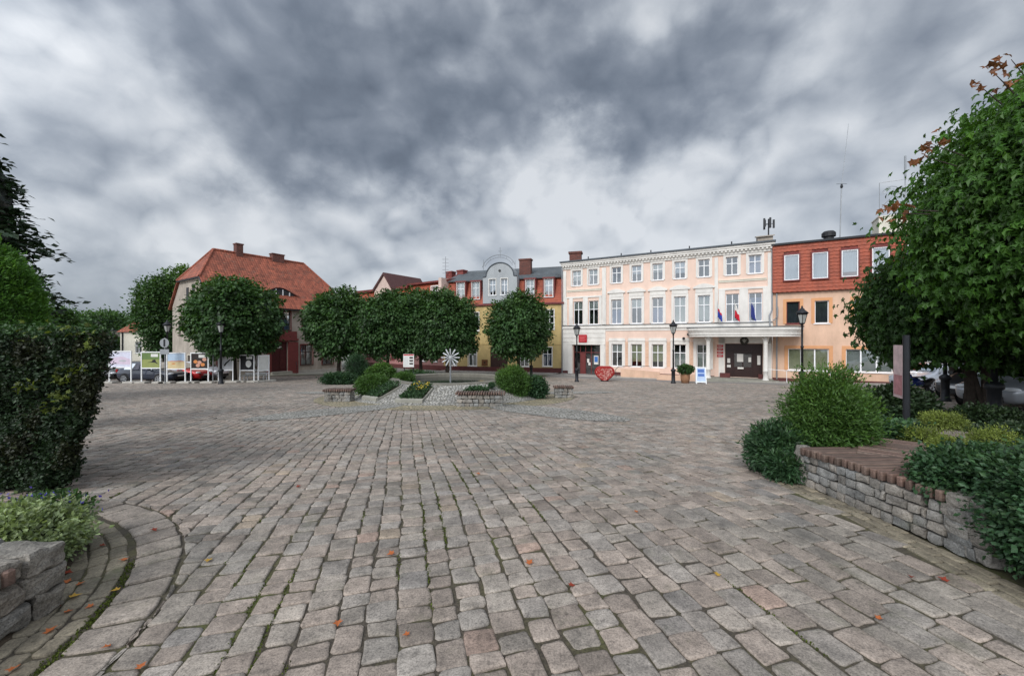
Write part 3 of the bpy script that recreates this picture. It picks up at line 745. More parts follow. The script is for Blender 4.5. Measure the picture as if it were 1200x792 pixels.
# pavement in front of the facades
def strip(name, p0, p1, w0, w1, mat, h, ks=12):
    """raised strip between offsets w0..w1 (towards the square) of the line p0-p1"""
    p0=np.array(p0); p1=np.array(p1); d=unit(p1-p0); nrm=np.array([d[1],-d[0]]); mb=MB()
    for i in range(ks):
        a=p0+(p1-p0)*i/ks; b=p0+(p1-p0)*(i+1)/ks
        c=[a+nrm*w1,b+nrm*w1,b+nrm*w0,a+nrm*w0]
        mb.add([(x,y,gz(y)-.1) for x,y in c]+[(x,y,gz(y)+h) for x,y in c],[(4,5,6,7),(0,1,5,4),(1,2,6,5),(2,3,7,6),(3,0,4,7)])
    o=mb.build(name, mat); o['kind']='structure'; return o
d_=np.array([math.cos(TA), math.sin(TA)])
strip('pavement', TH0-d_*.3, TH0+d_*36, 0, 1.9, M['pave'], .06, 24)
strip('kerb', TH0-d_*.3, TH0+d_*36, 1.904, 2.05, M['conc'], .075, 24)
strip('street', TH0-d_*.2, TH0+d_*36, 2.054, 4.3, mk('asphalt', lin(128,124,120), .9, .15, 1, .3, 60), .004, 24)
Y0=np.array([-7.064, 41.5]); YA=R(-16.372); yd=np.array([math.cos(YA), math.sin(YA)])
strip('pavement', Y0, Y0+yd*12.3, 0, 1.9, M['pave'], .06, 10)
strip('kerb', Y0, Y0+yd*12.3, 1.904, 2.05, M['conc'], .075, 10)

# ------------------------------------------------------------------ windows
_wc = {}
def window(par, u, z0, w, h, y=0.0, style='cross', frame='wframe', curtain=None, surround=None, sm='white', proud=.05, depth=.12, name='window', rz=None, sill=True, seed=0):
    """a window in an opening: frame with its bars, a glass pane, the dark room, perhaps a curtain"""
    key=(w,h,style,frame,curtain,surround,sm,proud,depth,sill)
    if key not in _wc:
        f=MB(); t=.055; a,b=depth-.02,depth+.05
        f.box(-w/2,-w/2+t,a,b,0,h); f.box(w/2-t,w/2,a,b,0,h); f.box(-w/2+t,w/2-t,a,b,0,t); f.box(-w/2+t,w/2-t,a,b,h-t,h)
        a2=a+.012
        if style in ('cross','two','bars'): f.box(-.03,.03,a2,b,t,h-t)
        if style=='cross':
            zc=h*.64; f.box(-w/2+t,-.03,a2,b,zc-.03,zc+.03); f.box(.03,w/2-t,a2,b,zc-.03,zc+.03)
        if style=='bars':
            for zc in (h*.33,h*.66): f.box(-w/2+t,-.03,a2,b,zc-.02,zc+.02); f.box(.03,w/2-t,a2,b,zc-.02,zc+.02)
        if style=='triple':
            for xx in (-w/6,w/6): f.box(xx-.04,xx+.04,a2,b,t,h-t)
        if sill: f.box(-w/2-.08,w/2+.08,-.07,depth-.022,-.06,-.003)
        parts=[('frame',f.mesh('window', M[frame]))]
        p=MB(); p.poly([(-w/2+t,depth+.03,t),(w/2-t,depth+.03,t),(w/2-t,depth+.03,h-t),(-w/2+t,depth+.03,h-t)]); parts.append(('pane',p.mesh('pane',M['glass'])))
        r=MB(); r.box(-w/2-.02,w/2+.02,depth+.45,depth+.5,-.05,h+.05); parts.append(('room',r.mesh('dark_room',M['darkint'])))
        if curtain:
            mt,lo,hi=curtain; c=MB(); n=14; x0,x1=-w/2+t*.5,w/2-t*.5
            vs=[]; 
            for i in range(n+1):
                x=x0+(x1-x0)*i/n; yy=depth+.10+.015*math.sin(i*2.1)
                vs += [(x,yy,h*lo+t),(x,yy,h*hi-t*.5)]
            c.add(vs,[(2*i,2*i+2,2*i+3,2*i+1) for i in range(n)]); parts.append(('curtain',c.mesh('curtain',M[mt])))
        if surround:
            s=MB(); q=surround
            s.box(-w/2-q,-w/2-.002,-proud,.01,-.002,h+q); s.box(w/2+.002,w/2+q,-proud,.01,-.002,h+q); s.box(-w/2-.002,w/2+.002,-proud,.01,h+.002,h+q)
            parts.append(('surround',s.mesh('surround',M[sm])))
        _wc[key]=parts
    parts=_wc[key]
    o=link(name, parts[0][1], par, (u,y,z0), rz)
    for nm,me in parts[1:]: link({'room':'interior'}.get(nm,nm), me, o)
    return o

def pick(rng, opts): return opts[rng.randrange(len(opts))]

# ------------------------------------------------------------------ town hall
th = thing('town_hall', 'long three storey peach town hall with white trim, string courses and a columned entrance canopy', 'building', (TH0[0],TH0[1],-1.5), TA)
Wt=16.65; rg=random.Random(4)
top_u=[1.35,2.93,5.05,6.79,8.53,10.27,12.06,14.02,15.55]
first_u=[1.49,2.96,5.05,6.79,8.53,10.27,12.06,14.05,15.58]
gr_u=[5.1,6.79,8.53,10.27,12.0]
holes=[(u-.42,u+.42,8.22,9.62) for u in top_u]+[(u-.45,u+.45,4.6,6.75) for u in first_u]+[(u-.47,u+.47,.86,2.82) for u in gr_u]+[(.99,3.57,.02,2.7),(13.55,16.05,.32,2.9)]
mb=MB(); mb.wall(0,Wt,0,9.78,holes,0,.2)
mb.poly([(0,0,0),(0,0,9.78),(0,9,9.78),(0,9,0)]); mb.poly([(Wt,0,0),(Wt,9,0),(Wt,9,9.78),(Wt,0,9.78)]); mb.poly([(0,9,0),(0,9,9.78),(Wt,9,9.78),(Wt,9,0)])
mb.build('wall', M['peach'], th)
tops=[('curtain',0.3,1),('curtain',.5,1),None,('blind',.45,1),('curtain',.45,1),('blind',.3,1),None,None,('bluecurt',0,.9)]
for i,u in enumerate(top_u): window(th,u,8.22,.84,1.4,0,'cross',curtain=tops[i],surround=.17)
fst=[('curtain',.62,1),('curtain',.62,1),('bluecurt',0,.6),('curtain',.62,1),('bluecurt',0,.62),('curtain',0,1),('curtain',.05,1),None,('bluecurt',0,.85)]
for i,u in enumerate(first_u): window(th,u,4.6,.9,2.15,0,'cross',curtain=fst[i],surround=.2 if 1<i<7 else None)
for i,u in enumerate(gr_u): window(th,u,.86,.94,1.96,0,'cross',curtain=[('curtain',.6,1),('blindy',.2,1),('blindy',.22,1),('curtain',0,.62),('curtain',0,.62)][i],surround=.24)
for u in first_u[2:7]:   # raised panel and segmental hood over each first floor window
    m=MB(); m.box(u-.62,u+.62,-.07,.01,6.955,7.3)
    arc=[(u-.78,7.304),(u+.78,7.304),(u+.78,7.42)]+[(u+.78-1.56*t,7.42+.26*math.sin(math.pi*t)) for t in np.linspace(.08,.92,9)]+[(u-.78,7.42)]
    m.prism(arc,-.14,.01); m.build('window_hood', M['white'], th)
for u in gr_u:
    m=MB(); m.box(u-.74,u+.74,-.1,.01,3.08,3.18); m.box(u-.7,u+.7,-.06,.01,3.182,3.34); m.build('window_hood', M['white'], th)
m=MB()    # left and right end bays: white ground storey, pilasters, first floor frames
m.wall(0,4.08,0,4.2,[(.95,3.61,-.1,2.74)],-.09,.11); m.poly([(4.08,-.09,0),(4.08,.01,0),(4.08,.01,4.2),(4.08,-.09,4.2)]); m.poly([(0,-.09,0),(0,-.09,4.2),(0,.01,4.2),(0,.01,0)])
for zz_ in (3.0,3.4,3.8): m.box(.02,4.06,-.12,-.092,zz_,zz_+.06)
m.box(.55,.93,-.16,-.092,0,2.74); m.box(3.63,4.0,-.16,-.092,0,2.74); m.box(.5,4.05,-.18,-.092,2.742,2.92)
m.build('shopfront_surround', M['white'], th)
m=MB()
for a,b in ((.04,.4),(.62,.98),(1.98,2.44),(3.48,3.74)): m.box(a,b,-.06,.01,4.52,7.05)
m.box(.04,3.74,-.07,.01,7.052,7.2); m.build('first_floor_pilaster', M['white'], th); m=MB()
for a,b in ((13.1,13.55),(14.52,15.1),(16.06,16.45)): m.box(a,b,-.06,.01,4.52,7.05)
m.box(13.1,16.5,-.07,.01,7.052,7.2)
m.build('first_floor_pilaster', M['white'], th)
for a,b in ((.03,.33),(3.78,4.14),(12.82,13.06),(16.36,16.62)):
    m=MB(); m.box(a,b,-.08,.01,4.56 if a<13 else 4.56,9.66); m.box(a+.07,b-.07,-.1,-.082,4.9,9.4); m.build('pilaster', M['white'], th)
m=MB(); m.box(-.03,Wt+.03,-.16,.01,4.21,4.36); m.box(-.02,Wt+.02,-.1,.01,4.362,4.5); m.box(4.1,12.8,-.05,.01,3.98,4.208); m.build('string_course', M['white'], th)
m=MB(); m.box(-.04,Wt+.04,-.19,.005,4.502,4.53); m.build('lead_flashing', M['sheet'], th)
for a,b in ((.4,3.7),(13.1,16.3)):
    m=MB(); m.box(a,b,-.06,.01,7.66,7.78); m.box(a,b,-.1,.01,7.782,7.84); m.build('string_course', M['cream'], th)
m=MB(); m.box(-.05,Wt+.05,-.1,.01,9.79,9.95); m.box(-.1,Wt+.1,-.3,.02,10.09,10.24); m.box(-.14,Wt+.14,-.36,.02,10.242,10.4); m.box(-.06,Wt+.06,-.16,.012,9.952,10.088)
u=.05
while u < Wt: m.box(u,u+.12,-.27,-.162,9.96,10.086); u+=.27
m.build('cornice', M['white'], th)
m=MB(); m.box(-.2,Wt+.2,-.46,-.02,10.404,10.52); m.prismx([(-.02,10.52),(9.0,11.5),(9.0,10.4),(-.02,10.4)],-.1,Wt+.1); m.build('roof', M['sheet'], th)
m=MB(); m.box(4.09,12.8,-.06,.01,0,.34); m.box(0,.5,-.14,-.092,0,.3); m.build('plinth', M['plinth'], th)
m=MB(); m.box(4.09,12.8,-.05,.01,.345,.8); m.build('plinth_band', M['peach'], th)
m=MB()
for a,b in ((4.14,4.36),(5.85,6.05),(7.55,7.78),(9.28,9.52),(11.02,11.26),(12.75,12.8)):
    for z_ in np.arange(.95,3.0,.3): m.box(a,b,-.03,.008,z_,z_+.265)
m.build('rusticated_pier', M['peach2'], th)
# shop entrance in the left bay
m=MB(); m.box(.99,3.57,.5,.54,.02,2.7); m.build('interior', M['darkint'], th)
d=MB(); d.box(1.0,3.56,.19,.22,2.0,2.06)
for uu in (1.0,1.62,2.12,2.66,3.5): d.box(uu,uu+.06,.19,.22,.02,2.66)
d=d.build('shop_door', M['maroon'], th)
g_=MB(); g_.poly([(1.06,.205,.1),(3.5,.205,.1),(3.5,.205,2.62),(1.06,.205,2.62)]); g_.build('pane', M['glass'], d)
m=MB(); m.box(1.68,2.1,.16,.188,.05,1.98); m.build('door_leaf', M['maroon'], d)
for (a,b,c,e,mm) in ((2.3,2.5,1.1,1.45,'white'),(2.42,2.62,.85,1.12,'white'),(2.95,3.36,.95,1.75,'white')):
    m=MB(); m.box(a,b,.17,.187,c,e); m.build('notice', M[mm], d)
m=MB(); m.box(3.0,3.31,.165,.169,1.15,1.66); m.build('notice', mk('blue_poster', lin(60,110,175)), d)
sg=MB(); sg.cbox(1.62,2.4,-.24,-.19,2.96,3.66,.01); sg=sg.build('sign', M['red'], th)
m=MB()
for k_ in range(4): m.box(1.72,2.3-.1*(k_%2),-.246,-.241,3.46-.13*k_,3.5-.13*k_)
m.build('lettering', mk('pale_red_lettering', lin(214,120,120)), sg)
# main entrance
m=MB(); m.box(13.1,13.52,-.03,.008,.3,3.4); m.box(16.08,16.6,-.03,.008,.3,3.4); m.box(13.1,16.6,-.03,.008,2.93,3.4); m.build('entrance_surround', M['white'], th)
d=MB(); d.box(13.56,16.04,.14,.2,.32,2.88)
for uu in (13.56,14.1,14.72,15.34,15.98): d.box(uu,uu+.06,.1,.138,.34,2.86)
d.box(13.64,15.96,.1,.138,2.2,2.27); d=d.build('entrance_door', mk('dark_wood_door', lin(46,26,24), .4, .25, 3), th)
for (a,b) in ((14.18,14.7),(14.8,15.32)):
    m=MB(); m.poly([(a,.1385,1.1),(b,.1385,1.1),(b,.1385,2.15),(a,.1385,2.15)]); m.build('pane', M['glass'], d)
for (a,b,c,e) in ((14.36,14.78,1.5,2.1),(13.7,13.9,1.4,1.75),(13.68,13.94,1.05,1.25),(15.12,15.3,1.5,1.85),(14.4,14.8,.95,1.08),(15.7,15.9,1.3,2.0)):
    m=MB(); m.box(a,b,.085,.099,c,e); m.build('notice', M['white'], d)
for k_ in range(4):
    m=MB(); m.box(13.0,13.42,-.07,-.032,2.62-.26*k_,2.8-.26*k_); pl=m.build('red_plaque', M['red'], th)
    m=MB(); m.box(13.06,13.34,-.074,-.0705,2.73-.26*k_,2.75-.26*k_); m.box(13.06,13.28,-.074,-.0705,2.67-.26*k_,2.69-.26*k_); m.build('lettering', M['white'], pl)
e=MB(); e.lathe([(0,0),(.27,0),(.3,.03),(.27,.06),(.2,.05),(0,.05)],24); e.xf(0,lambda x,y,z:(x+14.85,-.03-z,y+3.12)); e=e.build('emblem', mk('dark_bronze', lin(58,56,50), .5, .2, 6, .1, 50, metal=.4), th)
w=MB(); w.prism([(14.85,2.95),(14.93,3.05),(15.02,3.2),(14.92,3.18),(14.88,3.26),(14.82,3.26),(14.78,3.18),(14.68,3.2),(14.77,3.05)],-.105,-.085); w.build('relief', mk('aged_silver', lin(150,148,140), .5, .15, 8), e)
# canopy with rounded ends, columns and steps
def cano(u0,u1,d,r,n=8):
    pts=[(u0,0)]
    for i in range(n+1): a=math.pi*1.0+math.pi/2*i/n; pts.append((u0+r+r*math.cos(a), -(d-r)+r*math.sin(a)))
    for i in range(n+1): a=math.pi*1.5+math.pi/2*i/n; pts.append((u1-r+r*math.cos(a), -(d-r)+r*math.sin(a)))
    pts.append((u1,0)); return pts
cy=MB()
for (z0,z1,gx) in ((3.42,3.58,0),(3.582,3.78,.05),(3.782,3.9,.1),(3.902,4.1,.16)):
    cy.plan(cano(11.05-gx,18.3+gx,2.2+gx,1.5),z0,z1)
cy=cy.build('canopy', M['white'], th)
m=MB(); m.plan(cano(10.85,18.5,2.42,1.55),4.105,4.15); m.build('canopy_roof', M['sheet'], cy)
for cu in (12.46,16.15):
    m=MB(); m.lathe([(.21,.2),(.21,.34),(.17,.38),(.15,.5),(.148,.9),(.17,.92),(.17,.98),(.148,1.0),(.135,2.9),(.15,2.95),(.14,3.0),(.2,3.2),(.24,3.3),(.24,3.418)],20,(cu,-1.6,0)); m.build('column', M['white'], th, True)
m=MB(); 
for k_,(z0,z1,ex) in enumerate(((0,.1,.5),(.1,.2,.15),(.202,.3,-.25))): m.plan(cano(11.9-ex,16.9+ex,2.1+ex,.4),z0,z1-.002)
m.build('entrance_steps', M['stone'], th)
m=MB(); m.box(13.2,13.9,-.6,-.1,.3,.62); m.build('step_block', M['plinth'], th); m=MB(); m.box(15.75,16.3,-.6,-.1,.3,.62); m.build('step_block', M['plinth'], th)
# ramp with peach parapet and rails
m=MB(); m.prism([(5.9,0),(9.0,0),(9.0,.62),(5.9,.78)],-1.85,-1.7); m.prism([(8.9,0),(11.7,0),(11.7,.6),(8.9,.38)],-2.6,-2.45); m.box(5.9,11.6,-1.7,-.2,0,.3); m.build('ramp_parapet', M['peach2'], th)
m=MB(); m.box(5.88,9.02,-1.87,-1.68,-.02,.08); m.box(8.88,11.72,-2.62,-2.43,-.02,.07); m.build('ramp_base', M['plinth'], th)
def rail(par, pts, r=.022, nm='handrail', mat='metal'):
    m=MB()
    for i in range(len(pts)-1): m.tube([pts[i],pts[i+1]], r, 6)
    return m.build(nm, M[mat], par)
rail(th,[(5.5,-1.75,0),(5.45,-1.75,.7),(5.7,-1.75,.95),(7.5,-1.75,1.1)]); rail(th,[(7.5,-1.75,.95),(7.7,-1.75,1.05),(8.2,-1.75,1.05)])
rail(th,[(10.9,-1.2,.95),(12.35,-1.6,1.05)],.018,'handrail','wframe'); rail(th,[(16.25,-1.6,1.1),(17.2,-1.7,1.05),(20.5,-1.2,1.0)],.02,'handrail','wframe')
for uu in (17.4,18.6,19.8): rail(th,[(uu,-1.6,0),(uu,-1.6,1.05)],.02,'handrail_post','wframe')
m=MB(); m.tube([(Wt-.02,-.12,10.4),(Wt-.02,-.12,5.4),(Wt-.2,-.3,5.0),(Wt-.15,-.4,4.15)],.05,8); m.tube([(Wt+.3,-.3,5.6),(Wt+.3,-.3,4.9),(Wt+.05,-.4,4.6)],.05,8); m.build('downpipe', M['grmetal'], th)
m=MB(); m.tube([(-.05,-.15,10.3),(-.05,-.15,.1)],.05,8); m.build('downpipe', M['grmetal'], th)
for (uu,zz_) in ((10.95,3.62),(10.6,3.3)):
    m=MB(); m.lathe([(.03,0),(.1,.05),(.12,.14),(.06,.22)],10); m.xf(0,lambda x,y,z:(x+uu,-.25-z*.6,y+zz_)); m.tube([(uu,0,zz_),(uu,-.28,zz_)],.02,6); m.build('floodlight', M['black'], th)
# plant room on the roof with aerials
m=MB(); m.prismx([(.9,10.4),(4.0,10.4),(4.0,11.75),(.9,11.1)],15.75,16.75); m.prismx([(.75,11.08),(4.1,11.78),(4.1,11.86),(.75,11.16)],15.65,16.85); m.build('roof_hatch', M['stucco'], th)
ae=MB(); ae.tube([(16.5,1.6,11.2),(16.5,1.6,12.6)],.05,8); 
for k_,a in enumerate((0,1.2,2.5,3.9,5.0)): x_,y_=16.5+.34*math.cos(a),1.6+.34*math.sin(a); ae.box(x_-.07,x_+.07,y_-.04,y_+.04,11.85+.12*(k_%2),12.5+.12*(k_%3)); ae.tube([(16.5,1.6,12.2),(x_,y_,12.2)],.02,6)
ae.build('mast_aerials', M['metal'], th)
m=MB()
for uu in (2.5,5.5,8,11,14): m.tube([(uu,-.1,10.55),(uu,-.1,10.78)],.05,6)
m.build('roof_vent', M['metal'], th)
# flags
def flag(px_u, z, bands, lab):
    t=thing('flag', lab, 'flag', (0,0,0)); 
    c_,s_=math.cos(TA),math.sin(TA)
    y=-.22; t.location=(TH0[0]+px_u*c_-y*s_, TH0[1]+px_u*s_+y*c_, -1.5+z); t.rotation_euler=(0,0,TA)
    m=MB(); m.tube([(0,.14,0),(0,-.75,1.55)],.02,6); m.build('flagpole', M['wframe'], t)
    n=10; 
    for (z0,z1,mat) in bands:
        m=MB(); vs=[]
        for i in range(n+1):
            for zf in (z0,z1):
                k_=zf; x=.05+.34*(i/n)*(.55+.35*k_); vs.append((x-.02+.05*math.sin(i*1.9+k_*3), -.60+.05*math.sin(i*1.3)-.1*(i/n), 1.3-.95*k_-.45*(i/n)))
        m.add(vs,[(2*i,2*i+2,2*i+3,2*i+1) for i in range(n)]); m.build('cloth', mat, t)
fb=mk('flag_blue', lin(44,62,150)); fw=M['white']; fr_=mk('flag_red', lin(196,34,52)); fd=mk('flag_navy', lin(52,62,130))
flag(13.05,4.62,[(0,.25,fw),(.25,.45,fr_),(.45,1.0,fb)],'blue, white and red flag hanging left of the two other flags above the canopy')
flag(14.2,4.62,[(0,.42,fw),(.42,1.0,fr_)],'white over red flag hanging between two other flags above the canopy')
flag(15.25,4.62,[(0,1.0,fd)],'plain dark blue flag hanging right of the red and white flag')

# ------------------------------------------------------------------ ochre house with red mansard
yh = thing('mansard_house', 'ochre house with a red tiled mansard and a grey arched gable', 'building', (Y0[0],Y0[1],-1.5), YA)
Wy=12.42
gw=[(1.0,.55),(3.2,.55),(8.6,.6),(10.9,.66)]; uw=[(1.3,4.15),(3.45,4.1),(6.2,4.1),(8.7,4.15),(11.1,4.2)]
m=MB(); m.wall(0,Wy,0,6.72,[(u-.44,u+.44,z,z+1.82) for u,z in gw]+[(u-.44,u+.44,z,z+1.85) for u,z in uw]+[(5.1,6.92,.02,2.5)],0,.2)
m.poly([(0,0,0),(0,0,6.72),(0,9,6.72),(0,9,0)]); m.poly([(Wy,0,0),(Wy,9,0),(Wy,9,6.72),(Wy,0,6.72)]); m.build('wall', M['yellow'], yh)
for i,(u,z) in enumerate(gw): window(yh,u,z,.88,1.82,0,'cross',curtain=[('curtain',0,1),('curtain',0,.64),('curtain',.1,1),('bluecurt',0,.62)][i],surround=.07)
for i,(u,z) in enumerate(uw): window(yh,u,z,.88,1.85,0,'bars',curtain=[None,('curtain',.3,1),('curtain',0,1),None,None][i],surround=.07)
m=MB(); m.box(-.02,Wy+.02,-.06,.008,0,.5); m.build('plinth', M['plinth'], yh)
m=MB(); m.box(0,Wy,-.04,.008,2.72,2.8); m.build('string_course', M['yellow'], yh)
d=MB(); d.box(5.12,6.9,.1,.16,.02,2.48); d.box(5.12,6.0,.07,.098,.1,2.0); d.box(6.03,6.9,.07,.098,.1,2.0); d.build('door', M['browndoor'], yh)
m=MB(); m.box(4.2,4.82,-.06,-.005,.6,1.2); pq=m.build('plaque', mk('brown_plaque', lin(104,66,38)), yh)
m=MB(); m.box(4.42,4.6,-.065,-.0605,.84,.98); m.build('plaque_panel', M['tan'], pq)
m=MB(); m.box(7.15,7.45,-.04,-.005,1.95,2.2); hn=m.build('house_number', mk('blue_enamel', lin(44,60,140)), yh)
def saw_rows(mb, u0, u1, z0, z1, y0, y1, rows, gaps=(), lip=.035):
    """courses of tile cladding, each lapping over the one below"""
    for k_ in range(rows):
        za=z0+(z1-z0)*k_/rows; zb=z0+(z1-z0)*(k_+1)/rows; ya=y0+(y1-y0)*k_/rows; yb=y0+(y1-y0)*(k_+1)/rows
        spans=[(u0,u1)]
        for a,b,c,e in gaps:
            if zb > c+.01 and za < e-.01:
                spans=[s_ for a0,b0 in spans for s_ in ((a0,min(b0,a)),(max(a0,b),b0)) if s_[1]-s_[0]>.02]
        for a,b in spans:
            n=max(1,int((b-a)/.3))
            for i in range(n):
                x0=a+(b-a)*i/n; x1=a+(b-a)*(i+1)/n; xm=(x0+x1)/2
                mb.add([(x0,ya-lip*.75,za+.02),(xm,ya-lip*1.25,za-.015),(x1,ya-lip*.75,za+.02),(x1,yb,zb+.02),(xm,yb-.004,zb+.02),(x0,yb,zb+.02),(x0,ya,za+.02),(xm,ya,za-.015),(x1,ya,za+.02)],
                       [(0,1,4,5),(1,2,3,4),(0,6,7,1),(1,7,8,2)])
m=MB(); m.prismx([(0,6.72),(9,6.72),(9,9.3),(.95,9.3)],.02,Wy-.02); m.build('mansard_backing', M['tiledark'], yh)
m=MB(); dorm=[(1.0,1.85),(2.8,3.5),(0,9.15),(0,11.0)]; du=[1.85,3.5,9.15,11.0]
saw_rows(m,-.05,4.4,6.74,9.32,-.02,.93,11); m.build('mansard_roof', M['cladd'], yh); m=MB(); saw_rows(m,7.9,Wy+.05,6.74,9.32,-.02,.93,11); m.build('mansard_roof', M['cladd'], yh)
for u in du:
    m=MB(); 
    for a,b in ((u-.58,u-.40),(u+.40,u+.58)): m.prismx([(.12,7.3),(.95,7.3),(.95,9.2),(.12,9.05)],a,b)
    m.box(u-.40,u+.40,.12,.9,7.15,7.3); m.box(u-.6,u+.6,.0,1.2,9.06,9.2); dm=m.build('dormer', M['maroon'], yh)
    window(dm,u,7.32,.8,1.7,.1,'cross',curtain=('curtain',0,1) if u<10 else ('blind',.3,1),surround=.05)
m=MB(); m.prismx([(.6,9.30),(5.2,11.1),(9,9.4),(9,9.2),(.6,9.2)],-.1,Wy+.1); m.build('upper_roof', M['slate'], yh)
m=MB(); m.box(-.15,Wy+.1,-.22,.06,6.6,6.76); m.build('eaves', M['maroon'], yh)
# arched central gable
arc=[(4.38,6.8),(7.92,6.8),(7.92,9.4)]+[(6.15+1.45*math.cos(a),9.45+1.32*math.sin(a)) for a in np.linspace(0,math.pi,17)]+[(4.38,9.4)]
gb=MB()
gwin=[(5.06,5.74,7.6,9.2),(6.28,6.96,7.6,9.2)]
gb.wall(4.38,7.92,6.8,9.4,gwin,-.18,.2)
cap=[(7.92,9.4)]+[(6.15+1.45*math.cos(a),9.45+1.32*math.sin(a)) for a in np.linspace(0,math.pi,17)]+[(4.38,9.4)]
gb.poly([(x,-.18,z) for x,z in cap])
outl=[(7.92,6.8)]+cap+[(4.38,6.8)]
for i in range(len(outl)-1): (a,b),(c,e_)=outl[i],outl[i+1]; gb.add([(a,-.18,b),(a,1.6,b),(c,1.6,e_),(c,-.18,e_)],[(0,1,2,3)])
gb=gb.build('arched_gable', M['grey'], yh)
for a,b,c,e_ in gwin: window(gb,(a+b)/2,c,.68,1.6,-.18,'cross',curtain=('blind',.2,.9),surround=.07)
m=MB(); m.lathe([(0,0),(.13,0),(.13,.03),(0,.03)],14); m.xf(0,lambda x,y,z:(x+6.15,-.18-z,y+10.0)); m.build('oculus', M['black'], gb)
m=MB()
for i in range(len(cap)-1):
    (a,b),(c,e_)=cap[i],cap[i+1]; m.tube([(a,-.2,b+.03),(c,-.2,e_+.03)],.06,6)
m.build('gable_coping', M['sheet'], gb)
m=MB(); arcp=[(6.0+1.75*math.cos(a),-.05,10.15+1.45*math.sin(a)) for a in np.linspace(.25,math.pi-.2,17)]; m.tube(arcp,.03,6)
arcq=[(6.0+1.5*math.cos(a),-.05,10.15+1.2*math.sin(a)) for a in np.linspace(.3,math.pi-.3,15)]; m.tube(arcq,.022,6)
for k_ in (2,5,8,11,14): m.tube([arcp[k_],(arcp[k_][0],-.05,arcp[k_][2]-.3)],.02,6)
m.tube([(6.15,-.05,11.3),(6.15,-.05,12.35)],.03,6); m.tube([(5.95,-.05,11.95),(6.35,-.05,11.95)],.02,6); m.tube([(4.4,-.05,10.2),(4.4,-.05,11.2)],.03,6); m.tube([(7.7,-.05,10.2),(7.7,-.05,10.9)],.025,6); m.build('roof_crest', M['grmetal'], gb)
ch=MB(); ch.box(7.55,8.75,2.0,2.7,9.6,11.35); ch.box(7.48,8.82,1.93,2.77,11.352,11.5); ch.build('chimney', M['brick'], yh)
ch=MB(); ch.box(12.4,13.6,4.2,5.0,10,12.2); ch.box(12.3,13.7,4.1,5.1,12.202,12.4); ch.build('chimney', M['brick'], yh)
m=MB(); m.prism([(-.2,6.2),(.05,6.2),(.05,6.75),(-.2,6.75)],-.3,.2); m.prismx([(-.1,6.75),(0.95,9.35),(5.2,11.2),(5.2,10.9),(1.1,9.0),(.1,6.7)],-.18,.0); m.build('party_wall', M['maroon'], yh)
m=MB(); m.tube([(Wy-.1,-.1,6.7),(Wy-.1,-.1,.1)],.05,8); m.build('downpipe', M['maroon'], yh)

# ------------------------------------------------------------------ pink houses behind the trees
KA=R(-34); kd=np.array([math.cos(KA),math.sin(KA)])
K0=Y0-kd*6.0+np.array([.0,.0])
k2 = thing('mansard_house', 'dull pink house with a brown and red mansard roof behind the middle trees', 'building', (K0[0],K0[1],-1.5), KA)
m=MB(); gws=[1.0,2.9,4.7]; m.wall(0,5.96,0,7.0,[(u-.4,u+.4,.9,2.6) for u in gws]+[(u-.4,u+.4,4.2,6.0) for u in gws],0,.2); m.poly([(0,0,0),(0,0,7),(0,8,7),(0,8,0)]); m.poly([(5.96,0,0),(5.96,8,0),(5.96,8,7),(5.96,0,7)]); m.build('wall', mk('dusky_pink_render', lin(150,112,108), .9, .15, 1, .15, 50, streak=.2), k2)
for u in gws: window(k2,u,.9,.8,1.7,0,'cross',curtain=('curtain',.1,1)); window(k2,u,4.2,.8,1.8,0,'cross',curtain=('curtain',.3,1))
m=MB(); m.prismx([(0,7.0),(8,7.0),(8,9.3),(.85,9.3)],.02,5.94); m.build('mansard_backing', M['tiledark'], k2)
m=MB(); saw_rows(m,0,5.96,7.02,9.3,-.03,.83,9,[(4.2,5.3,7.4,8.9)]); m.build('mansard_roof', M['cladd'], k2)
window(k2,4.75,7.5,.9,1.3,-.05,'two',curtain=('curtain',.3,1),surround=.1)
m=MB(); m.prismx([(.45,9.3),(.45,9.5),(4.5,10.3),(8,9.4),(8,9.3)],-.05,6.0); m.build('upper_roof', M['tiledark'], k2)
m=MB(); m.box(0,6.0,-.03,.01,0,.5); m.build('plinth', M['plinth'], k2)
for a in (2.9,4.6): ch=MB(); ch.box(a,a+.9,3.6,4.3,9.8,10.9); ch.box(a-.06,a+.96,3.54,4.36,10.9,11.02); ch.build('chimney', M['tiledark'], k2)
m=MB(); m.box(5.55,5.95,-.3,3,6.6,9.6); m.build('party_wall', M['palepink'], k2)
K1=K0-kd*9.6
k1 = thing('gabled_house', 'pink house with arched ground windows and a pale pointed gable rising over the trees', 'building', (K1[0],K1[1],-1.5), KA)
m=MB(); aw=[3.2,4.6,6.0,7.6]
m.wall(0,9.56,0,7.0,[(u-.32,u+.32,.9,2.9) for u in aw]+[(u-.4,u+.4,4.3,6.0) for u in aw],0,.2); m.poly([(0,0,0),(0,0,7),(0,8,7),(0,8,0)]); m.build('wall', M['pink'], k1)
for u in aw:
    w_=window(k1,u,.9,.64,2.0,0,'cross',frame='maroon',curtain=('curtain',.1,1))
    m=MB(); arc=[(u+.42*math.cos(a),2.6+.42*math.sin(a)) for a in np.linspace(0,math.pi,13)]+[(u+.3*math.cos(a),2.6+.3*math.sin(a)) for a in np.linspace(math.pi,0,13)]; m.prism(arc,-.05,.01); m.build('window_hood', M['maroon'], k1)
    window(k1,u,4.3,.8,1.7,0,'cross',curtain=('curtain',.3,1))
m=MB(); m.prismx([(0,7.0),(8,7.0),(8,9.1),(.8,9.1)],.02,9.54); m.build('mansard_backing', M['tiledark'], k1)
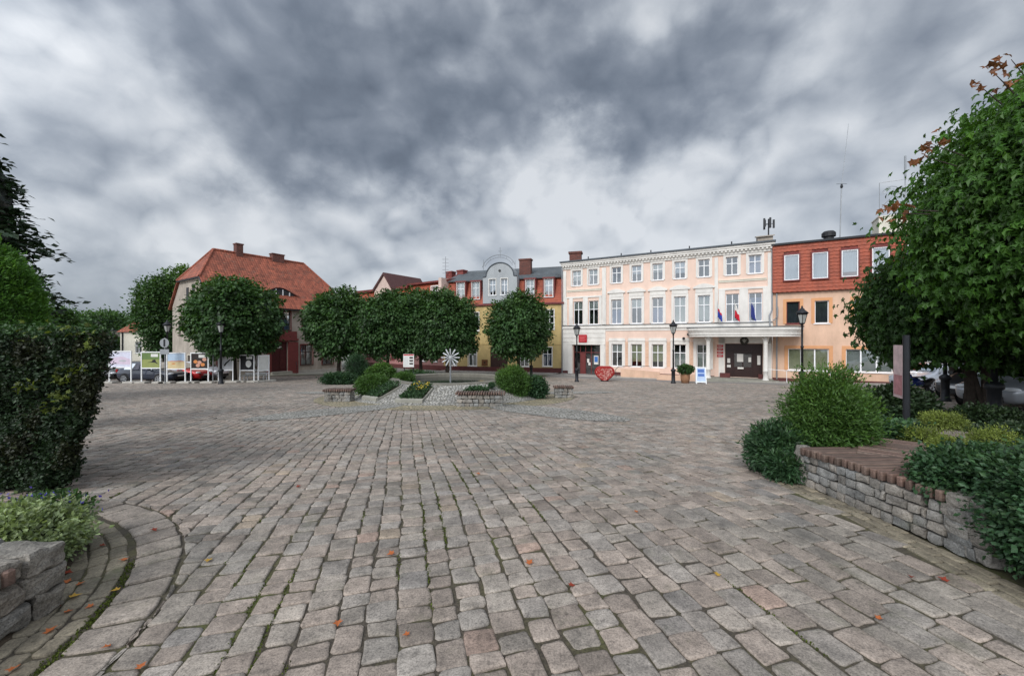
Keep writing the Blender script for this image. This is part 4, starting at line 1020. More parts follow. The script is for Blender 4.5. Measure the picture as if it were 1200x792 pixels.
m=MB(); saw_rows(m,0,4.5,7.02,9.0,-.03,.75,8); saw_rows(m,7.6,9.5,7.02,9.0,-.03,.75,8); m.build('mansard_roof', M['cladd'], k1)
m=MB(); m.prismx([(.4,9.0),(.4,9.3),(4.5,9.9),(8,9.2),(8,9.0)],-.05,9.6); m.build('upper_roof', M['tiledark'], k1)
gz_=MB(); gz_.prism([(4.5,7.0),(7.6,7.0),(7.6,9.0),(6.3,10.75),(4.5,9.0)],-.12,.1); gz_=gz_.build('gable', M['palepink'], k1)
m=MB(); m.prism([(6.3,10.75),(7.75,8.9),(7.9,9.0),(6.3,11.0),(4.3,9.1),(4.45,8.9)],-.3,5.5); m.prism([(6.3,10.7),(4.5,8.95),(7.6,8.95)],.2,5.4); m.build('gable_roof', mk('brown_sheet_roof', lin(78,48,46), .6, .2, 1, .1, 30), k1)
m=MB(); m.box(3.7,4.15,2.0,2.6,9.3,10.3); m.build('chimney', M['tiledark'], k1)
m=MB(); m.box(0,9.56,-.03,.01,0,.45); m.build('plinth', M['plinth'], k1)
t=thing('roof_aerial','tall thin lattice aerial on the brown roof behind the middle trees','aerial',(K0[0]+kd[0]*3.4+1.6,K0[1]+kd[1]*3.4+3,8.0))
m=MB(); m.tube([(0,0,-.3),(0,0,3.2)],.035,6); m.build('mast', M['grmetal'], t)
m=MB()
for z_ in (1.3,1.7,2.1,2.5,2.9): m.tube([(-.35,0,z_),(.35,0,z_)],.02,6)
m.build('crossbars', M['grmetal'], t)

# ------------------------------------------------------------------ right building, red tile clad upper storey
rb0=TH0+d_*16.67
rb = thing('office_building', 'peach office building with a red tile clad upper storey, right of the town hall', 'building', (rb0[0],rb0[1],-1.5), TA)
Wr=22
fw_=[1.25,2.92,5.1,7.0,9.0,11,13,15,17,19]; gwr=[(.95,3.32),(4.25,6.7),(7.9,10.3),(11.5,13.9),(15.1,17.5)]
m=MB(); m.wall(0,Wr,0,6.72,[(u-.4,u+.4,4.36,5.96) for u in fw_]+[(a,b,1.0,2.55) for a,b in gwr],0,.2); m.poly([(Wr,0,0),(Wr,9,0),(Wr,9,6.7),(Wr,0,6.7)]); m.build('wall', M['peach2'], rb)
for i,u in enumerate(fw_): window(rb,u,4.36,.8,1.6,0,'plain',frame='wframe' if i!=0 else 'maroon',curtain=('bluecurt',0,.0) if i<0 else (('dim',0,1) if i<2 else ('blind',.3,1)),surround=.2,sm='orange',proud=.03)
for i,(a,b) in enumerate(gwr): window(rb,(a+b)/2,1.0,b-a,1.55,0,'triple',curtain=('blindy',0,1) if i==0 else ('curtain',0,1),surround=.22,sm='orange',proud=.03)
cu=[1.13,2.78,4.4,6.0,7.65,9.3,10.95,12.6,14.2]
gaps=[(u-.46,u+.46,7.46,9.36) for u in cu]
m=MB(); m.box(-.0,Wr,-.16,8,6.64,10.05); m.build('upper_storey', M['tiledark'], rb)
m=MB(); saw_rows(m,-.02,Wr,6.66,10.08,-.22,-.19,14,gaps,.04); m.build('tile_cladding', M['cladd'], rb)
m=MB(); m.add([(-.04,-.3,6.66),(-.04,-.3,10.08),(-.04,4,10.08),(-.04,4,6.66)],[(0,1,2,3)]); m.build('end_cladding', M['tilered'], rb)
for i,u in enumerate(cu):
    m=MB()
    for a,b,c,e_ in ((u-.52,u-.44,7.42,9.4),(u+.44,u+.52,7.42,9.4),(u-.44,u+.44,9.32,9.4),(u-.44,u+.44,7.42,7.5)): m.box(a,b,-.36,-.1,c,e_)
    m.box(u-.44,u+.44,-.17,-.14,7.5,9.32)
    bx=m.build('window_box', M['maroon'], rb)
    window(bx,u,7.5,.88,1.82,-.38,'plain',curtain=('blind',.0 if i!=2 else .15,1),sill=False,depth=.06)
m=MB(); m.box(-.1,Wr+.1,-.34,8.2,10.1,10.24); m.build('roof_edge', M['metal'], rb)
m=MB(); m.box(6.2,8.4,1.0,2.6,10.24,11.6); m.box(6.15,8.45,.95,2.65,11.602,11.68); m.build('lift_housing', M['cream'], rb)
m=MB(); m.lathe([(.3,0),(.3,.25),(.42,.3),(.42,.55),(.3,.68),(0,.7)],14,(3.4,.6,10.24)); m.build('roof_fan', M['black'], rb)
m=MB(); m.tube([(.25,-.12,6.6),(.25,-.12,.3)],.05,8); m.build('downpipe', M['grmetal'], rb)
m=MB(); m.box(-.0,Wr,-.04,.008,0,.4); m.build('plinth', M['plinth'], rb)
def bw(u,y,z):
    c_,s_=math.cos(TA),math.sin(TA); return (rb0[0]+u*c_-y*s_, rb0[1]+u*s_+y*c_, z-1.5)
t=thing('radio_mast','very tall thin whip aerial leaning on the red clad building','aerial',bw(4.1,1.0,10.2))
m=MB(); m.tube([(0,0,0),(.12,0,4.1)],.035,6); m.build('mast', M['grmetal'], t); m=MB(); m.tube([(.12,0,4.0),(.62,0,8.4)],.016,6); m.build('whip', M['grmetal'], t); m=MB(); m.tube([(-.25,0,4.1),(.5,0,4.12)],.012,5); m.lathe([(.05,3.8),(.09,3.9),(.05,4.1)],8,(.12,0,0)); m.build('crossbar', M['metal'], t)
t=thing('roof_antenna','short thick rod antenna beside the wire frame on the roof housing','aerial',bw(7.6,1.2,11.7))
m=MB(); m.tube([(0,0,-.05),(0,0,3.5)],.03,6); m.tube([(0,0,2.4),(0,0,3.9)],.055,8); m.build('mast', M['grmetal'], t)
t=thing('wire_number_sign','outlined wire number 20 in a square frame on the roof housing','sign',bw(6.25,1.1,11.65),TA)
m=MB()
fr=[(0,0,.45),(2.0,0,.45),(2.0,0,2.35),(0,0,2.35),(0,0,.45)]
for a,b in zip(fr,fr[1:]): m.tube([a,b],.022,5)
for xx in (0.02,1.98): m.tube([(xx,0,0),(xx,0,.45)],.022,5)
m.build('frame', M['grmetal'], t)
def out2(ox,oz,s,r): 
    a=[(.0,.72),(.05,.85),(.18,.97),(.35,1.0),(.52,.95),(.62,.8),(.6,.62),(.45,.42),(.12,.1),(.62,.1),(.62,.0),(0,0),(0,.08),(.36,.48),(.5,.66),(.5,.8),(.4,.9),(.25,.88),(.13,.78),(.1,.72),(.0,.72)]
    return [(ox+x*s,0,oz+z*s) for x,z in a]
def out0(ox,oz,s,rx,rz_): return [(ox+.33*s+rx*s*math.cos(k_),0,oz+.5*s+rz_*s*math.sin(k_)) for k_ in np.linspace(0,2*math.pi,25)]
m=MB(); m.tube(out2(.15,.6,1.4,0),.018,5); m.build('numeral', M['grmetal'], t)
m=MB(); m.tube(out0(1.08,.6,1.4,.3,.5),.018,5); m.tube(out0(1.08,.6,1.4,.18,.38),.018,5); m.build('numeral', M['grmetal'], t)

# ------------------------------------------------------------------ left house, big orange roof
LA=R(56.2); lh = thing('tiled_house', 'old grey stucco house with a steep orange tiled half hipped roof and maroon doorway', 'building', (-24.64,32.82,-1.66), LA); lh.scale=(1.05,1.05,1.05)
Wl,Dl=11.2,8.3
up=[(1.1,4.05),(3.0,4.05),(5.55,4.05),(7.75,4.05),(9.9,4.05)]; lo=[(1.0,.95),(2.9,.9),(7.6,.86),(9.7,.8)]
m=MB(); m.wall(0,Wl,0,6.12,[(u-.55,u+.55,z,z+1.66) for u,z in up]+[(u-.55,u+.55,z,z+1.86) for u,z in lo]+[(4.45,5.85,.38,3.1)],0,.22)
def gablewall(mb, x, holes, flip):
    a0=len(mb.v); mb.wall(0,Dl,0,6.12,holes,0,.2 if not flip else .2)
    mb.poly([(0,0,6.12),(Dl,0,6.12),(Dl-1.79,0,8.26),(1.79,0,8.26)])
    mb.xf(a0, (lambda u,y,z:(x+y,Dl-u,z)) if not flip else (lambda u,y,z:(x-y,u,z)))
gh=[(1.2,1.75,.9,1.9),(3.6,4.15,.9,1.9),(6.2,6.9,.9,2.5),(1.5,2.1,3.6,4.9),(3.4,3.9,5.2,6.0),(6.0,6.7,3.6,5.0)]
gablewall(m,0,gh,False); gablewall(m,Wl,[],True); m.build('wall', M['stucco'], lh)
for i,(u,z) in enumerate(up): window(lh,u,z,1.1,1.66,0,'cross',frame='browndoor',curtain=('bluecurt',.0,.62) if i==2 else None,surround=.09,sm='maroon',proud=.03)
for i,(u,z) in enumerate(lo): window(lh,u,z,1.1,1.86,0,'cross',frame='browndoor',curtain=('curtain',.0,.6),surround=.09,sm='maroon',proud=.03)
for (a,b,c,e_) in gh: window(lh,0,c,b-a,e_-c,Dl-(a+b)/2,'cross',frame='browndoor',surround=.06,sm='cream',proud=.03,rz=R(-90))
for (a,c) in ((3.3,6.4),(4.6,6.4)):
    m=MB(); m.box(-.03,0,Dl-a-.5,Dl-a,c,c+1.2); m.build('blind_niche', M['darkint'], lh)
m=MB()   # roof: front, rear and two half hips, with eaves overhang
zr=11.07; ze=5.98; ov=.35; hx=1.63; ey=-.25
def sl(y): return ze+(zr-ze)*(y+ov)/(Dl/2+ov)
yf=1.70; zh=sl(yf)
f1=[(-.2,-ov,ze),(Wl+.2,-ov,ze),(Wl+.2,yf,zh),(Wl-hx,Dl/2,zr),(hx,Dl/2,zr),(-.2,yf,zh)]
b1=[(x,Dl-y,z) for x,y,z in f1][::-1]
th_=.12
for pl in (f1,b1): m.poly(pl); m.poly([(x,y,z-th_) for x,y,z in pl][::-1]); 
for pl in (f1,b1):
    for i in range(len(pl)): j=(i+1)%len(pl); a,b=pl[i],pl[j]; m.add([a,b,(b[0],b[1],b[2]-th_),(a[0],a[1],a[2]-th_)],[(3,2,1,0)])
for x,hxx in ((-.2,hx),(Wl+.2,Wl-hx)):
    pl=[(x,Dl-yf,zh),(x,yf,zh),(hxx,Dl/2,zr)]; m.poly(pl if x<0 else pl[::-1])
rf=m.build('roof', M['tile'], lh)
m=MB()
for x,hxx in ((-.2,hx),(Wl+.2,Wl-hx)):
    m.tube([(x,yf,zh),(hxx,Dl/2,zr)],.11,6); m.tube([(x,Dl-yf,zh),(hxx,Dl/2,zr)],.11,6)
m.tube([(hx,Dl/2,zr),(Wl-hx,Dl/2,zr)],.11,6); m.build('ridge_tiles', M['tile'], rf)
m=MB(); m.box(-.22,Wl+.22,-ov-.1,-ov+.06,ze-.14,ze-.02); m.tube([(-.2,yf,zh-.1),(-.2,Dl-yf,zh-.1)],.06,6); m.tube([(-.21,-ov,ze-.08),(-.21,yf,zh-.08)],.06,6); m.build('gutter', M['metal'], lh)
for (u,w_,h_) in ((3.3,.55,.75),(6.4,1.1,.4)):
    m=MB(); m.box(u,u+w_,Dl/2-.3,Dl/2+.3,zr-.4,zr+h_); m.box(u-.05,u+w_+.05,Dl/2-.35,Dl/2+.35,zr+h_+.002,zr+h_+.1); m.build('chimney', M['brick'], rf)
# eyebrow dormer
m=MB(); n=20; yb=.75; uc=5.5; hw=1.75; vs=[]
for i in range(n+1):
    t_=-1+2*i/n; hb=.62*max(0,math.cos(t_*math.pi/2))**1.6
    z0=sl(yb)+.02; vs += [(uc+t_*hw,yb-.12,z0+hb+.03),(uc+t_*hw,yb+hb/(zr-ze)*(Dl/2+ov)*1.25+.3,sl(yb+hb/(zr-ze)*(Dl/2+ov)*1.25+.3)+.02)]
m.add(vs,[(2*i,2*i+2,2*i+3,2*i+1) for i in range(n)]); db=m.build('eyebrow_dormer', M['tile'], rf, True)
m=MB(); pts=[(uc+t_*1.35,yb,sl(yb)+.02+.60*max(0,math.cos(t_*1.35/hw*math.pi/2))**1.6) for t_ in np.linspace(-1,1,15)]; m.poly([(uc-1.35,yb,sl(yb)-.05)]+[(uc+1.35,yb,sl(yb)-.05)]+pts[::-1]); m.build('pane', M['darkint'], db)
m=MB()
for xx in (-.9,-.3,.3,.9): m.box(uc+xx-.04,uc+xx+.04,yb-.05,yb-.005,sl(yb)-.02,sl(yb)+.02+.55*max(0,math.cos(xx/hw*math.pi/2))**1.6)
m.build('glazing_bar', M['wframe'], db)
m=MB(); m.box(4.1,4.43,-.16,.005,0,3.0); m.box(5.87,6.75,-.16,.005,0,3.0); m.box(4.1,6.75,-.2,.005,3.12,3.3); m.box(4.2,6.65,-.12,.005,3.302,3.95); m.box(4.44,5.86,-.12,.005,3.002,3.118); m.build('door_surround', M['maroon'], lh)
d=MB(); d.box(4.47,5.83,.12,.18,.4,3.08); d.box(4.55,5.1,.09,.118,.6,2.2); d.box(5.2,5.75,.09,.118,.6,2.2); d=d.build('door', mk('oxblood_door', lin(78,30,32), .5, .15, 3), lh)
m=MB(); m.box(5.0,5.35,.085,.118,2.45,2.6); m.build('door_plate', M['white'], d)
m=MB(); m.box(4.2,6.1,-.9,-.17,0,.19); m.box(4.3,6.0,-.55,-.17,.192,.38); m.build('doorstep', M['stone'], lh)
m=MB(); m.tube([(6.2,-.9,0),(6.2,-.9,.9),(6.5,-.2,1.2)],.025,6); m.build('handrail', M['metal'], lh)
m=MB(); m.box(-.03,Wl+.03,-.06,.008,0,.38); m.build('plinth', M['conc'], lh)

# ------------------------------------------------------------------ fountain mound
TOPZ=0.0
def mound_z(r, y):
    g=gz(y)
    if r>=MR: return g
    t=min(1,(MR-r)/(MR-2.55)); s=t*(.55+.9*t-.45*t*t); return g+(TOPZ-g)*min(1,s)
def polar(rr, n=72):
    V=[];F=[]
    for r in rr:
        for i in range(n):
            a=2*math.pi*i/n; x,y=MC[0]+r*math.cos(a),MC[1]+r*math.sin(a); V.append((x,y,mound_z(r,y)))
    for k in range(len(rr)-1):
        for i in range(n): j=(i+1)%n; F.append((k*n+i,k*n+j,(k+1)*n+j,(k+1)*n+i))
    return V,F
ft=thing('fountain','round cobbled fountain mound with a stone rim and a silver starburst on a thin pole','fountain',(0,0,0))
V,F=polar([4.12,3.9,3.6,3.3,3.0,2.75,2.55]); MB().add(V,F).build('cobbled_flank',M['cob'],ft,True)
m=MB(); m.lathe([(2.56,-.02),(2.56,.025),(2.53,.04),(2.18,.04),(2.15,.02),(2.15,-.35)],72,(MC[0],MC[1],TOPZ),False); m.build('rim',mk('wet_rim_stone', lin(112,108,98), .7, .25, 3, .3, 40),ft)
m=MB(); m.lathe([(0.01,0),(2.15,0)],48,(MC[0],MC[1],TOPZ-.12),False); m.build('water',M['water'],ft)
m=MB(); m.tube([(MC[0],MC[1],-.3),(MC[0],MC[1],.9)],.036,8); m.build('pole',M['grmetal'],ft)
m=MB(); rg=random.Random(2); c0=Vector((MC[0],MC[1],.92))
dirs=[(math.cos(a),.25*math.sin(3*a),math.sin(a)) for a in np.linspace(0,2*math.pi,13)[:-1]]
for d in dirs:
    d=Vector(d).normalized(); s_=d.cross(Vector((0,1,0.1))).normalized()*.026
    m.add([c0+d*.05,c0+d*.22+s_*1.1,c0+d*.39+s_,c0+d*.42,c0+d*.39-s_,c0+d*.22-s_*1.1],[(0,1,2,3,4,5)])
    m.tube([c0,c0+d*.3],.012,5)
for d in ((.3,-.9,.3),(-.3,-.9,-.2),(.2,-.9,-.4),(0,.95,.2),(-.3,.9,.3)):
    d=Vector(d).normalized(); s_=d.cross(Vector((1,0,0.2))).normalized()*.026; m.add([c0+d*.05,c0+d*.22+s_,c0+d*.39+s_,c0+d*.42,c0+d*.39-s_,c0+d*.22-s_],[(0,1,2,3,4,5)])
m.lathe([(0,-.06),(.06,-.03),(.06,.03),(0,.06)],10,tuple(c0)); m.build('starburst',mk('brushed_steel',lin(205,207,208),.35,.06,6,0,metal=.3),ft)

def bed(name,label,a,r0,r1,wd,mat,seed,flower=None):
    """stepped planting bed let into the flank"""
    t=thing('flower_bed',label,'flower bed',(0,0,0)); u=np.array([math.cos(a),math.sin(a)]); w=np.array([-u[1],u[0]])
    def pt(r,s,h): p=MC+u*r+w*s; return (p[0],p[1],mound_z(r,p[1])+h)
    m=MB()
    for s0,s1 in ((-wd-.05,-wd),(wd,wd+.05)):
        n=6
        for i in range(n):
            ra=r0+(r1-r0)*i/n; rb_=r0+(r1-r0)*(i+1)/n
            vs=[pt(ra,s0,-.1),pt(ra,s1,-.1),pt(rb_,s1,-.1),pt(rb_,s0,-.1),pt(ra,s0,.06),pt(ra,s1,.06),pt(rb_,s1,.06),pt(rb_,s0,.06)]
            m.add(vs,[(4,5,6,7),(0,1,5,4),(1,2,6,5),(2,3,7,6),(3,0,4,7)])
    vs=[pt(r1,-wd-.1,-.1),pt(r1,wd+.1,-.1),pt(r1+.09,wd+.1,-.1),pt(r1+.09,-wd-.1,-.1),pt(r1,-wd-.1,.12),pt(r1,wd+.1,.12),pt(r1+.09,wd+.1,.1),pt(r1+.09,-wd-.1,.1)]
    m.add(vs,[(4,5,6,7),(0,1,5,4),(1,2,6,5),(2,3,7,6),(3,0,4,7)]); m.build('edging',M['stone'],t)
    m=MB(); n=6; V=[]
    for i in range(n+1):
        for s in (-wd,0,wd): V.append(pt(r0+(r1-r0)*i/n,s,.05))
    m.add(V,[(3*i+j,3*i+j+1,3*i+j+4,3*i+j+3) for i in range(n) for j in range(2)]); m.build('soil',M['soil'],t)
    rng=np.random.default_rng(seed); lv=Leaves(); k=1500
    P=np.array([pt(r0+(r1-r0)*rng.random()**.9,(rng.random()*2-1)*wd*.97,.05+.14*rng.random()) for _ in range(k)])
    lv.put(P,rng.normal(size=(k,3))*.7+np.array([0,0,.6]),rng.normal(size=(k,3))+np.array([0,0,.8]),.05+.05*rng.random(k),np.clip(1+.35*rng.normal(size=(k,1)),.4,2)*np.array([[1.1,1,.9]])); lv.build('plants',mat,t)
    if flower:
        lv=Leaves(); k=60; P=np.array([pt(r0+(r1-r0)*.5*rng.random(),(rng.random()*2-1)*wd*.8,.18+.05*rng.random()) for _ in range(k)])
        lv.put(P,rng.normal(size=(k,3))*.5+np.array([0,0,.5]),rng.normal(size=(k,3))+np.array([0,0,1]),.06,np.ones((k,3))); lv.build('flowers',flower,t)
aim=lambda px,D:((px-600)/470*D)
def ang(px,D): return math.atan2(D-MC[1],aim(px,D)-MC[0])
bed('flower_bed','stone edged flower bed with small yellow flowers on the front of the fountain mound',ang(484,14.2),2.75,3.75,.42,M['junip'],3,M['yelfl'])
bed('flower_bed','stone edged bed of plain green plants on the left flank of the fountain mound',ang(446,15.1),2.75,3.75,.42,M['junip'],4)

# ------------------------------------------------------------------ seats of granite blocks with timber slats
def course_wall(p0,p1,thick,h,rows,step,seed,rough=.009,depth=None,k=3):
    """stones laid in courses along p0->p1; the face is on the right-hand side of p0->p1"""
    rng=random.Random(seed); p0=Vector((*p0,0)); p1=Vector((*p1,0)); d=(p1-p0); ln=d.length; d.normalize(); nr=Vector((d.y,-d.x,0)); lst=[]
    rh=h/rows
    for r in range(rows):
        s=-.02-rng.random()*step*.4
        while s<ln-.02:
            l=step*rng.uniform(.75,1.3); 
            a=max(s,0); b=min(s+l,ln)
            if b-a>.04:
                c=p0+d*((a+b)/2)-nr*(thick/2+rng.uniform(0,.012)); 
                V=[]; stone(V,0,0,0,b-a-.012,thick,rh-.012,rng.random()*99,rough,k); vs,fs=V[0]
                an=math.atan2(d.y,d.x); ca,sa=math.cos(an),math.sin(an); off=Vector((c.x,c.y,gz(c.y)+rh*(r+.5)))
                lst.append(([(x*ca-y*sa+off.x,x*sa+y*ca+off.y,z+off.z) for x,y,z in vs],fs))
            s+=l
    return lst
def slats(p0,p1,depth,z0,th,pitch,seed,over=.03,jit=.012):
    """boards laid across the seat, side by side along p0->p1"""
    rng=random.Random(seed); p0=Vector((*p0,0)); p1=Vector((*p1,0)); d=(p1-p0); ln=d.length; d.normalize(); nr=Vector((d.y,-d.x,0)); mb=MB(); s=0; cols=[]
    while s<ln-pitch*.5:
        w=pitch*.64; a=len(mb.v); o1=over+rng.uniform(-jit,jit); dz=rng.uniform(-.007,.007); an=rng.uniform(-.006,.006)
        mb.cbox(-depth,o1,-w/2,w/2,z0+dz,z0+th+dz,.010)
        c=p0+d*(s+pitch/2)
        mb.xf(a,lambda x,y,z:(c.x+nr.x*x+d.x*(y+x*an),c.y+nr.y*x+d.y*(y+x*an),z+gz(c.y)))
        g=rng.uniform(.75,1.25); r_=rng.uniform(.95,1.12); cols+=[(g*r_*f,g*f,g*f) for f in [.7]*8+[1.35]*8+[.92]*8]; s+=pitch  # chamfers paler: wear plus sky light painted in; undersides painted darker
    return mb,cols
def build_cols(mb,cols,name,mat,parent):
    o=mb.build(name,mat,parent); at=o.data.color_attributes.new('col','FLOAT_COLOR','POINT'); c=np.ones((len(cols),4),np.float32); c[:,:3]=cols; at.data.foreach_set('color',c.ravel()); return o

# right seat
sw=thing('seat_wall','long curving granite block seat with weathered slats beside the right shrubs','bench',(3.6,4,0))
sw.location=(0,0,0)
lst=[]; arcp=[(3.50,4.86),(3.47,4.3),(3.475,3.8),(3.50,3.4),(3.53,3.06)]
for i in range(4): lst+=course_wall(arcp[i],arcp[i+1],.2,.37,4,.15,30+i,.008)
lst+=course_wall((3.46,4.92),(3.46,4.80),.16,.47,4,.12,43,.014)
lst+=course_wall((4.1,4.98),(3.48,4.98),.16,.40,3,.2,44,.014)
for r_ in range(4):
    for (x_,y_,dx_,dy_) in ((3.63,3.19,.2,.17),(3.635,3.03,.21,.14),(3.85,3.05,.2,.19),(4.05,3.05,.19,.19)): stone(lst,x_+.012*math.sin(r_*5+x_*40),y_,.06+.12*r_,dx_,dy_,.115,r_*9+x_*31+y_*17,.009,4,9)
stones_obj('stonework',lst,M['granite'],sw,.22,5)
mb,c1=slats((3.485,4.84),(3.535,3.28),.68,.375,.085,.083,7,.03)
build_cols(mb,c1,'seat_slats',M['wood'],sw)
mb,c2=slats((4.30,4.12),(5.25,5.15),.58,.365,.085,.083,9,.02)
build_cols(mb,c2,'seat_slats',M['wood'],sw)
m=MB(); m.box(3.72,4.1,3.3,4.78,0,.37); m.build('seat_core',M['soil'],sw)
lst=[]
for i,(x,y,dx,dy,dz,z) in enumerate(((4.46,4.0,.62,.24,.22,.29),(4.98,4.22,.42,.26,.2,.27),(5.35,4.6,.36,.3,.2,.26))): stone(lst,x,y,z,dx,dy,dz,i*7+3,.022,5,8)
stones_obj('rough_edge',lst,M['granite'],sw,.2,6)
m=MB()
for t_ in np.linspace(.1,.9,4): x,y=4.2+t_*.8,4.45+t_*.85; m.box(x-.18,x+.18,y-.18,y+.18,0,.36)
m.build('seat_support',M['granite'],sw)
# left seat, only its end in view
sl_=thing('seat_wall','end of a rough granite seat with brown slats at the near left edge','bench',(0,0,0))
lst=[]
rg=random.Random(14)
for r_ in range(3):
    y=2.60
    while y>.8:
        l=rg.uniform(.17,.27); 
        if r_<2 or y>2.3: stone(lst,-3.06+rg.uniform(-.015,.015),y-l/2,.07+.138*r_,.38,l-.008,.134,r_*17+y*31,.014,7,12)
        if y>2.3:
            for q in range(3): stone(lst,-3.42-.33*q,y-l/2,.07+.138*r_,.32,l-.008,.134,r_*19+q*7+y*13,.014,6,12)
        y-=l
stones_obj('stonework',lst,M['granite2'],sl_,.16,8)
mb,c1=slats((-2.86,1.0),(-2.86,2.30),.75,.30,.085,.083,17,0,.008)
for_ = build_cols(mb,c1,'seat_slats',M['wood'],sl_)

def small_seat(label,x0,x1,y,h,dp,seed):
    t=thing('stone_bench',label,'bench',(0,0,0),0,'granite seats round the fountain')
    lst=course_wall((x0,y),(x1,y),dp*.45,h-.09,3,.17,seed,.012)+course_wall((x1,y),(x1,y+dp),.16,h-.09,3,.17,seed+1,.012)+course_wall((x0,y+dp),(x0,y),.16,h-.09,3,.17,seed+2,.012)
    stones_obj('stonework',lst,M['granite'],t,.2,seed)
    m=MB(); m.box(x0+.15,x1-.15,y+.16,y+dp-.02,gz(y)-.02,gz(y)+h-.1); m.build('core',M['soil'],t)
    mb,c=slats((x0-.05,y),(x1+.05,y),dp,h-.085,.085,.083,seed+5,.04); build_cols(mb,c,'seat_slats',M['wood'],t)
small_seat('longest granite bench with a slatted top, in front of the fountain mound',-1.83,-.30,13.2,.47,.5,50)
small_seat('short granite bench with a slatted top, left of the fountain mound',-6.95,-5.98,14.8,.46,.5,60)
small_seat('small granite bench with a slatted top, right of the large fountain bush',1.75,2.5,16.3,.48,.5,70)

# right planter soil
m=MB(); k=40; V=[];F=[]; RPC=(6.35,4.4)
for r_,z in ((2.72,-.01),(2.6,.05),(2.0,.16),(1.0,.22)):
    for i in range(k): a=2*math.pi*i/k; x,y=RPC[0]+r_*math.cos(a),RPC[1]+r_*math.sin(a); V.append((max(x,3.62),y,z+gz(y)))
V.append((RPC[0],RPC[1],.24))
for q in range(3):
    for i in range(k): j=(i+1)%k; F.append((q*k+i,q*k+j,(q+1)*k+j,(q+1)*k+i))
F+=[(3*k+i,3*k+(i+1)%k,4*k) for i in range(k)]
o=MB().add(V,F).build('planting_bed',M['soil']); o['kind']='structure'
m=MB(); V=[];F=[]
for r_,z in ((2.2,.0),(2.05,.06),(1.0,.1)):
    for i in range(k): a=2*math.pi*i/k; V.append((PC[0]+r_*math.cos(a),PC[1]+r_*math.sin(a)*(1.0),z))
V.append((PC[0],PC[1],.1))
for q in range(2):
    for i in range(k): j=(i+1)%k; F.append((q*k+i,q*k+j,(q+1)*k+j,(q+1)*k+i))
F+=[(2*k+i,2*k+(i+1)%k,3*k) for i in range(k)]
o=MB().add(V,F).build('planting_bed',M['soil']); o['kind']='structure'

# ------------------------------------------------------------------ shrubs
def shrub(name,label,cat,x,y,z0,rx,ry,h,tufts,per,size,mat,seed,lump=.2,droop=.1,group=None,shape='oval',tr=.16,core=.75,stem=.03,fresh=.25,colvar=.22,freq=2.4,corecol=.35):
    rx*=.84; ry*=.84; h*=.92
    t=thing(name,label,cat,(x,y,z0),0,group); lv=Leaves()
    crown(lv,(0,0,h*.5),(rx,ry,h*.5),tufts,per,size,seed,lump,droop,tr,shape,core=core,topfresh=fresh,colvar=colvar,freq=freq,corecol=corecol)
    lv.build('foliage',mat,t)
    m=MB(); rg=random.Random(seed)
    for i in range(4): a=rg.uniform(0,6.28); m.tube([(0.05*math.cos(a),.05*math.sin(a),-.1),(rx*.3*math.cos(a),ry*.3*math.sin(a),h*.35),(rx*.5*math.cos(a),ry*.5*math.sin(a),h*.6)],[stem,stem*.7,stem*.3],5)
    m.build('stem',M['bark'],t); return t
G='low shrubs round the fountain'
shrub('clipped_shrub','larger of two clipped green domes left of the fountain rim','shrub',-5.55,16.0,-.52,.76,.6,.86,420,26,.055,M['fresh'],11,.1,.0,G,fresh=.1,colvar=.15)
shrub('clipped_shrub','smaller clipped green dome left of the fountain rim','shrub',-4.75,17.6,-.28,.5,.45,.56,260,24,.055,M['fresh'],12,.1,.0,G,fresh=.1,colvar=.15)
shrub('round_bush','large feathery light green bush right of the fountain rim','shrub',.02,16.0,-.72,.72,.7,1.42,520,28,.085,M['fresh'],13,.16,-.25,G,'spray',.15)
shrub('round_bush','lower darker bush leaning against the large feathery fountain bush','shrub',.98,16.3,-.72,.46,.5,.95,300,26,.075,M['junip'],14,.2,.1,G)
shrub('low_shrub','low dark green shrub behind the longest granite bench','shrub',-1.25,14.1,-.46,.56,.35,.52,260,24,.06,M['junip'],15,.2,.1,G)
shrub('low_shrub','tiny green ball shrub on the fountain rim behind the longest granite bench','shrub',-.78,15.3,-.12,.12,.12,.2,60,20,.035,M['junip'],16,.1,.1,G)
shrub('low_shrub','flat topped dark shrub on short stems behind the starburst pole','shrub',-3.05,21.0,-.95,.5,.45,.68,260,22,.065,M['junip'],17,.2,0,G)
shrub('low_shrub','low brownish ground shrub behind the fountain rim','shrub',-3.9,21.4,-.98,.4,.35,.3,120,20,.06,M['leaf'],18,.2,0,G)
shrub('low_shrub','spreading green ground shrub right of the flat topped one behind the fountain','shrub',-1.7,21.6,-.98,.8,.35,.3,200,20,.06,M['leaf'],19,.25,0,G)
# shrubs before the left house and pink house
G2='shrubs under the middle trees'
shrub('conifer','small pale conical conifer left of the middle trees','conifer',-11.0,28.5,-1.4,.8,.8,2.2,420,24,.11,M['junip'],21,.2,-.2,G2,'spray')
shrub('low_shrub','wide low green shrub beside the small conifer','shrub',-11.4,26.4,-1.25,1.2,.7,.75,300,24,.1,M['junip'],22,.25,0,G2)
shrub('low_shrub','taller bushy green shrub right of the small conifer','shrub',-9.0,27.6,-1.3,1.0,.8,1.4,380,24,.11,M['fresh'],23,.25,0,G2)
shrub('low_shrub','dark shrub close to the information board','shrub',-7.3,29.2,-1.4,.9,.7,.9,260,24,.1,M['leaf'],24,.25,0,G2)

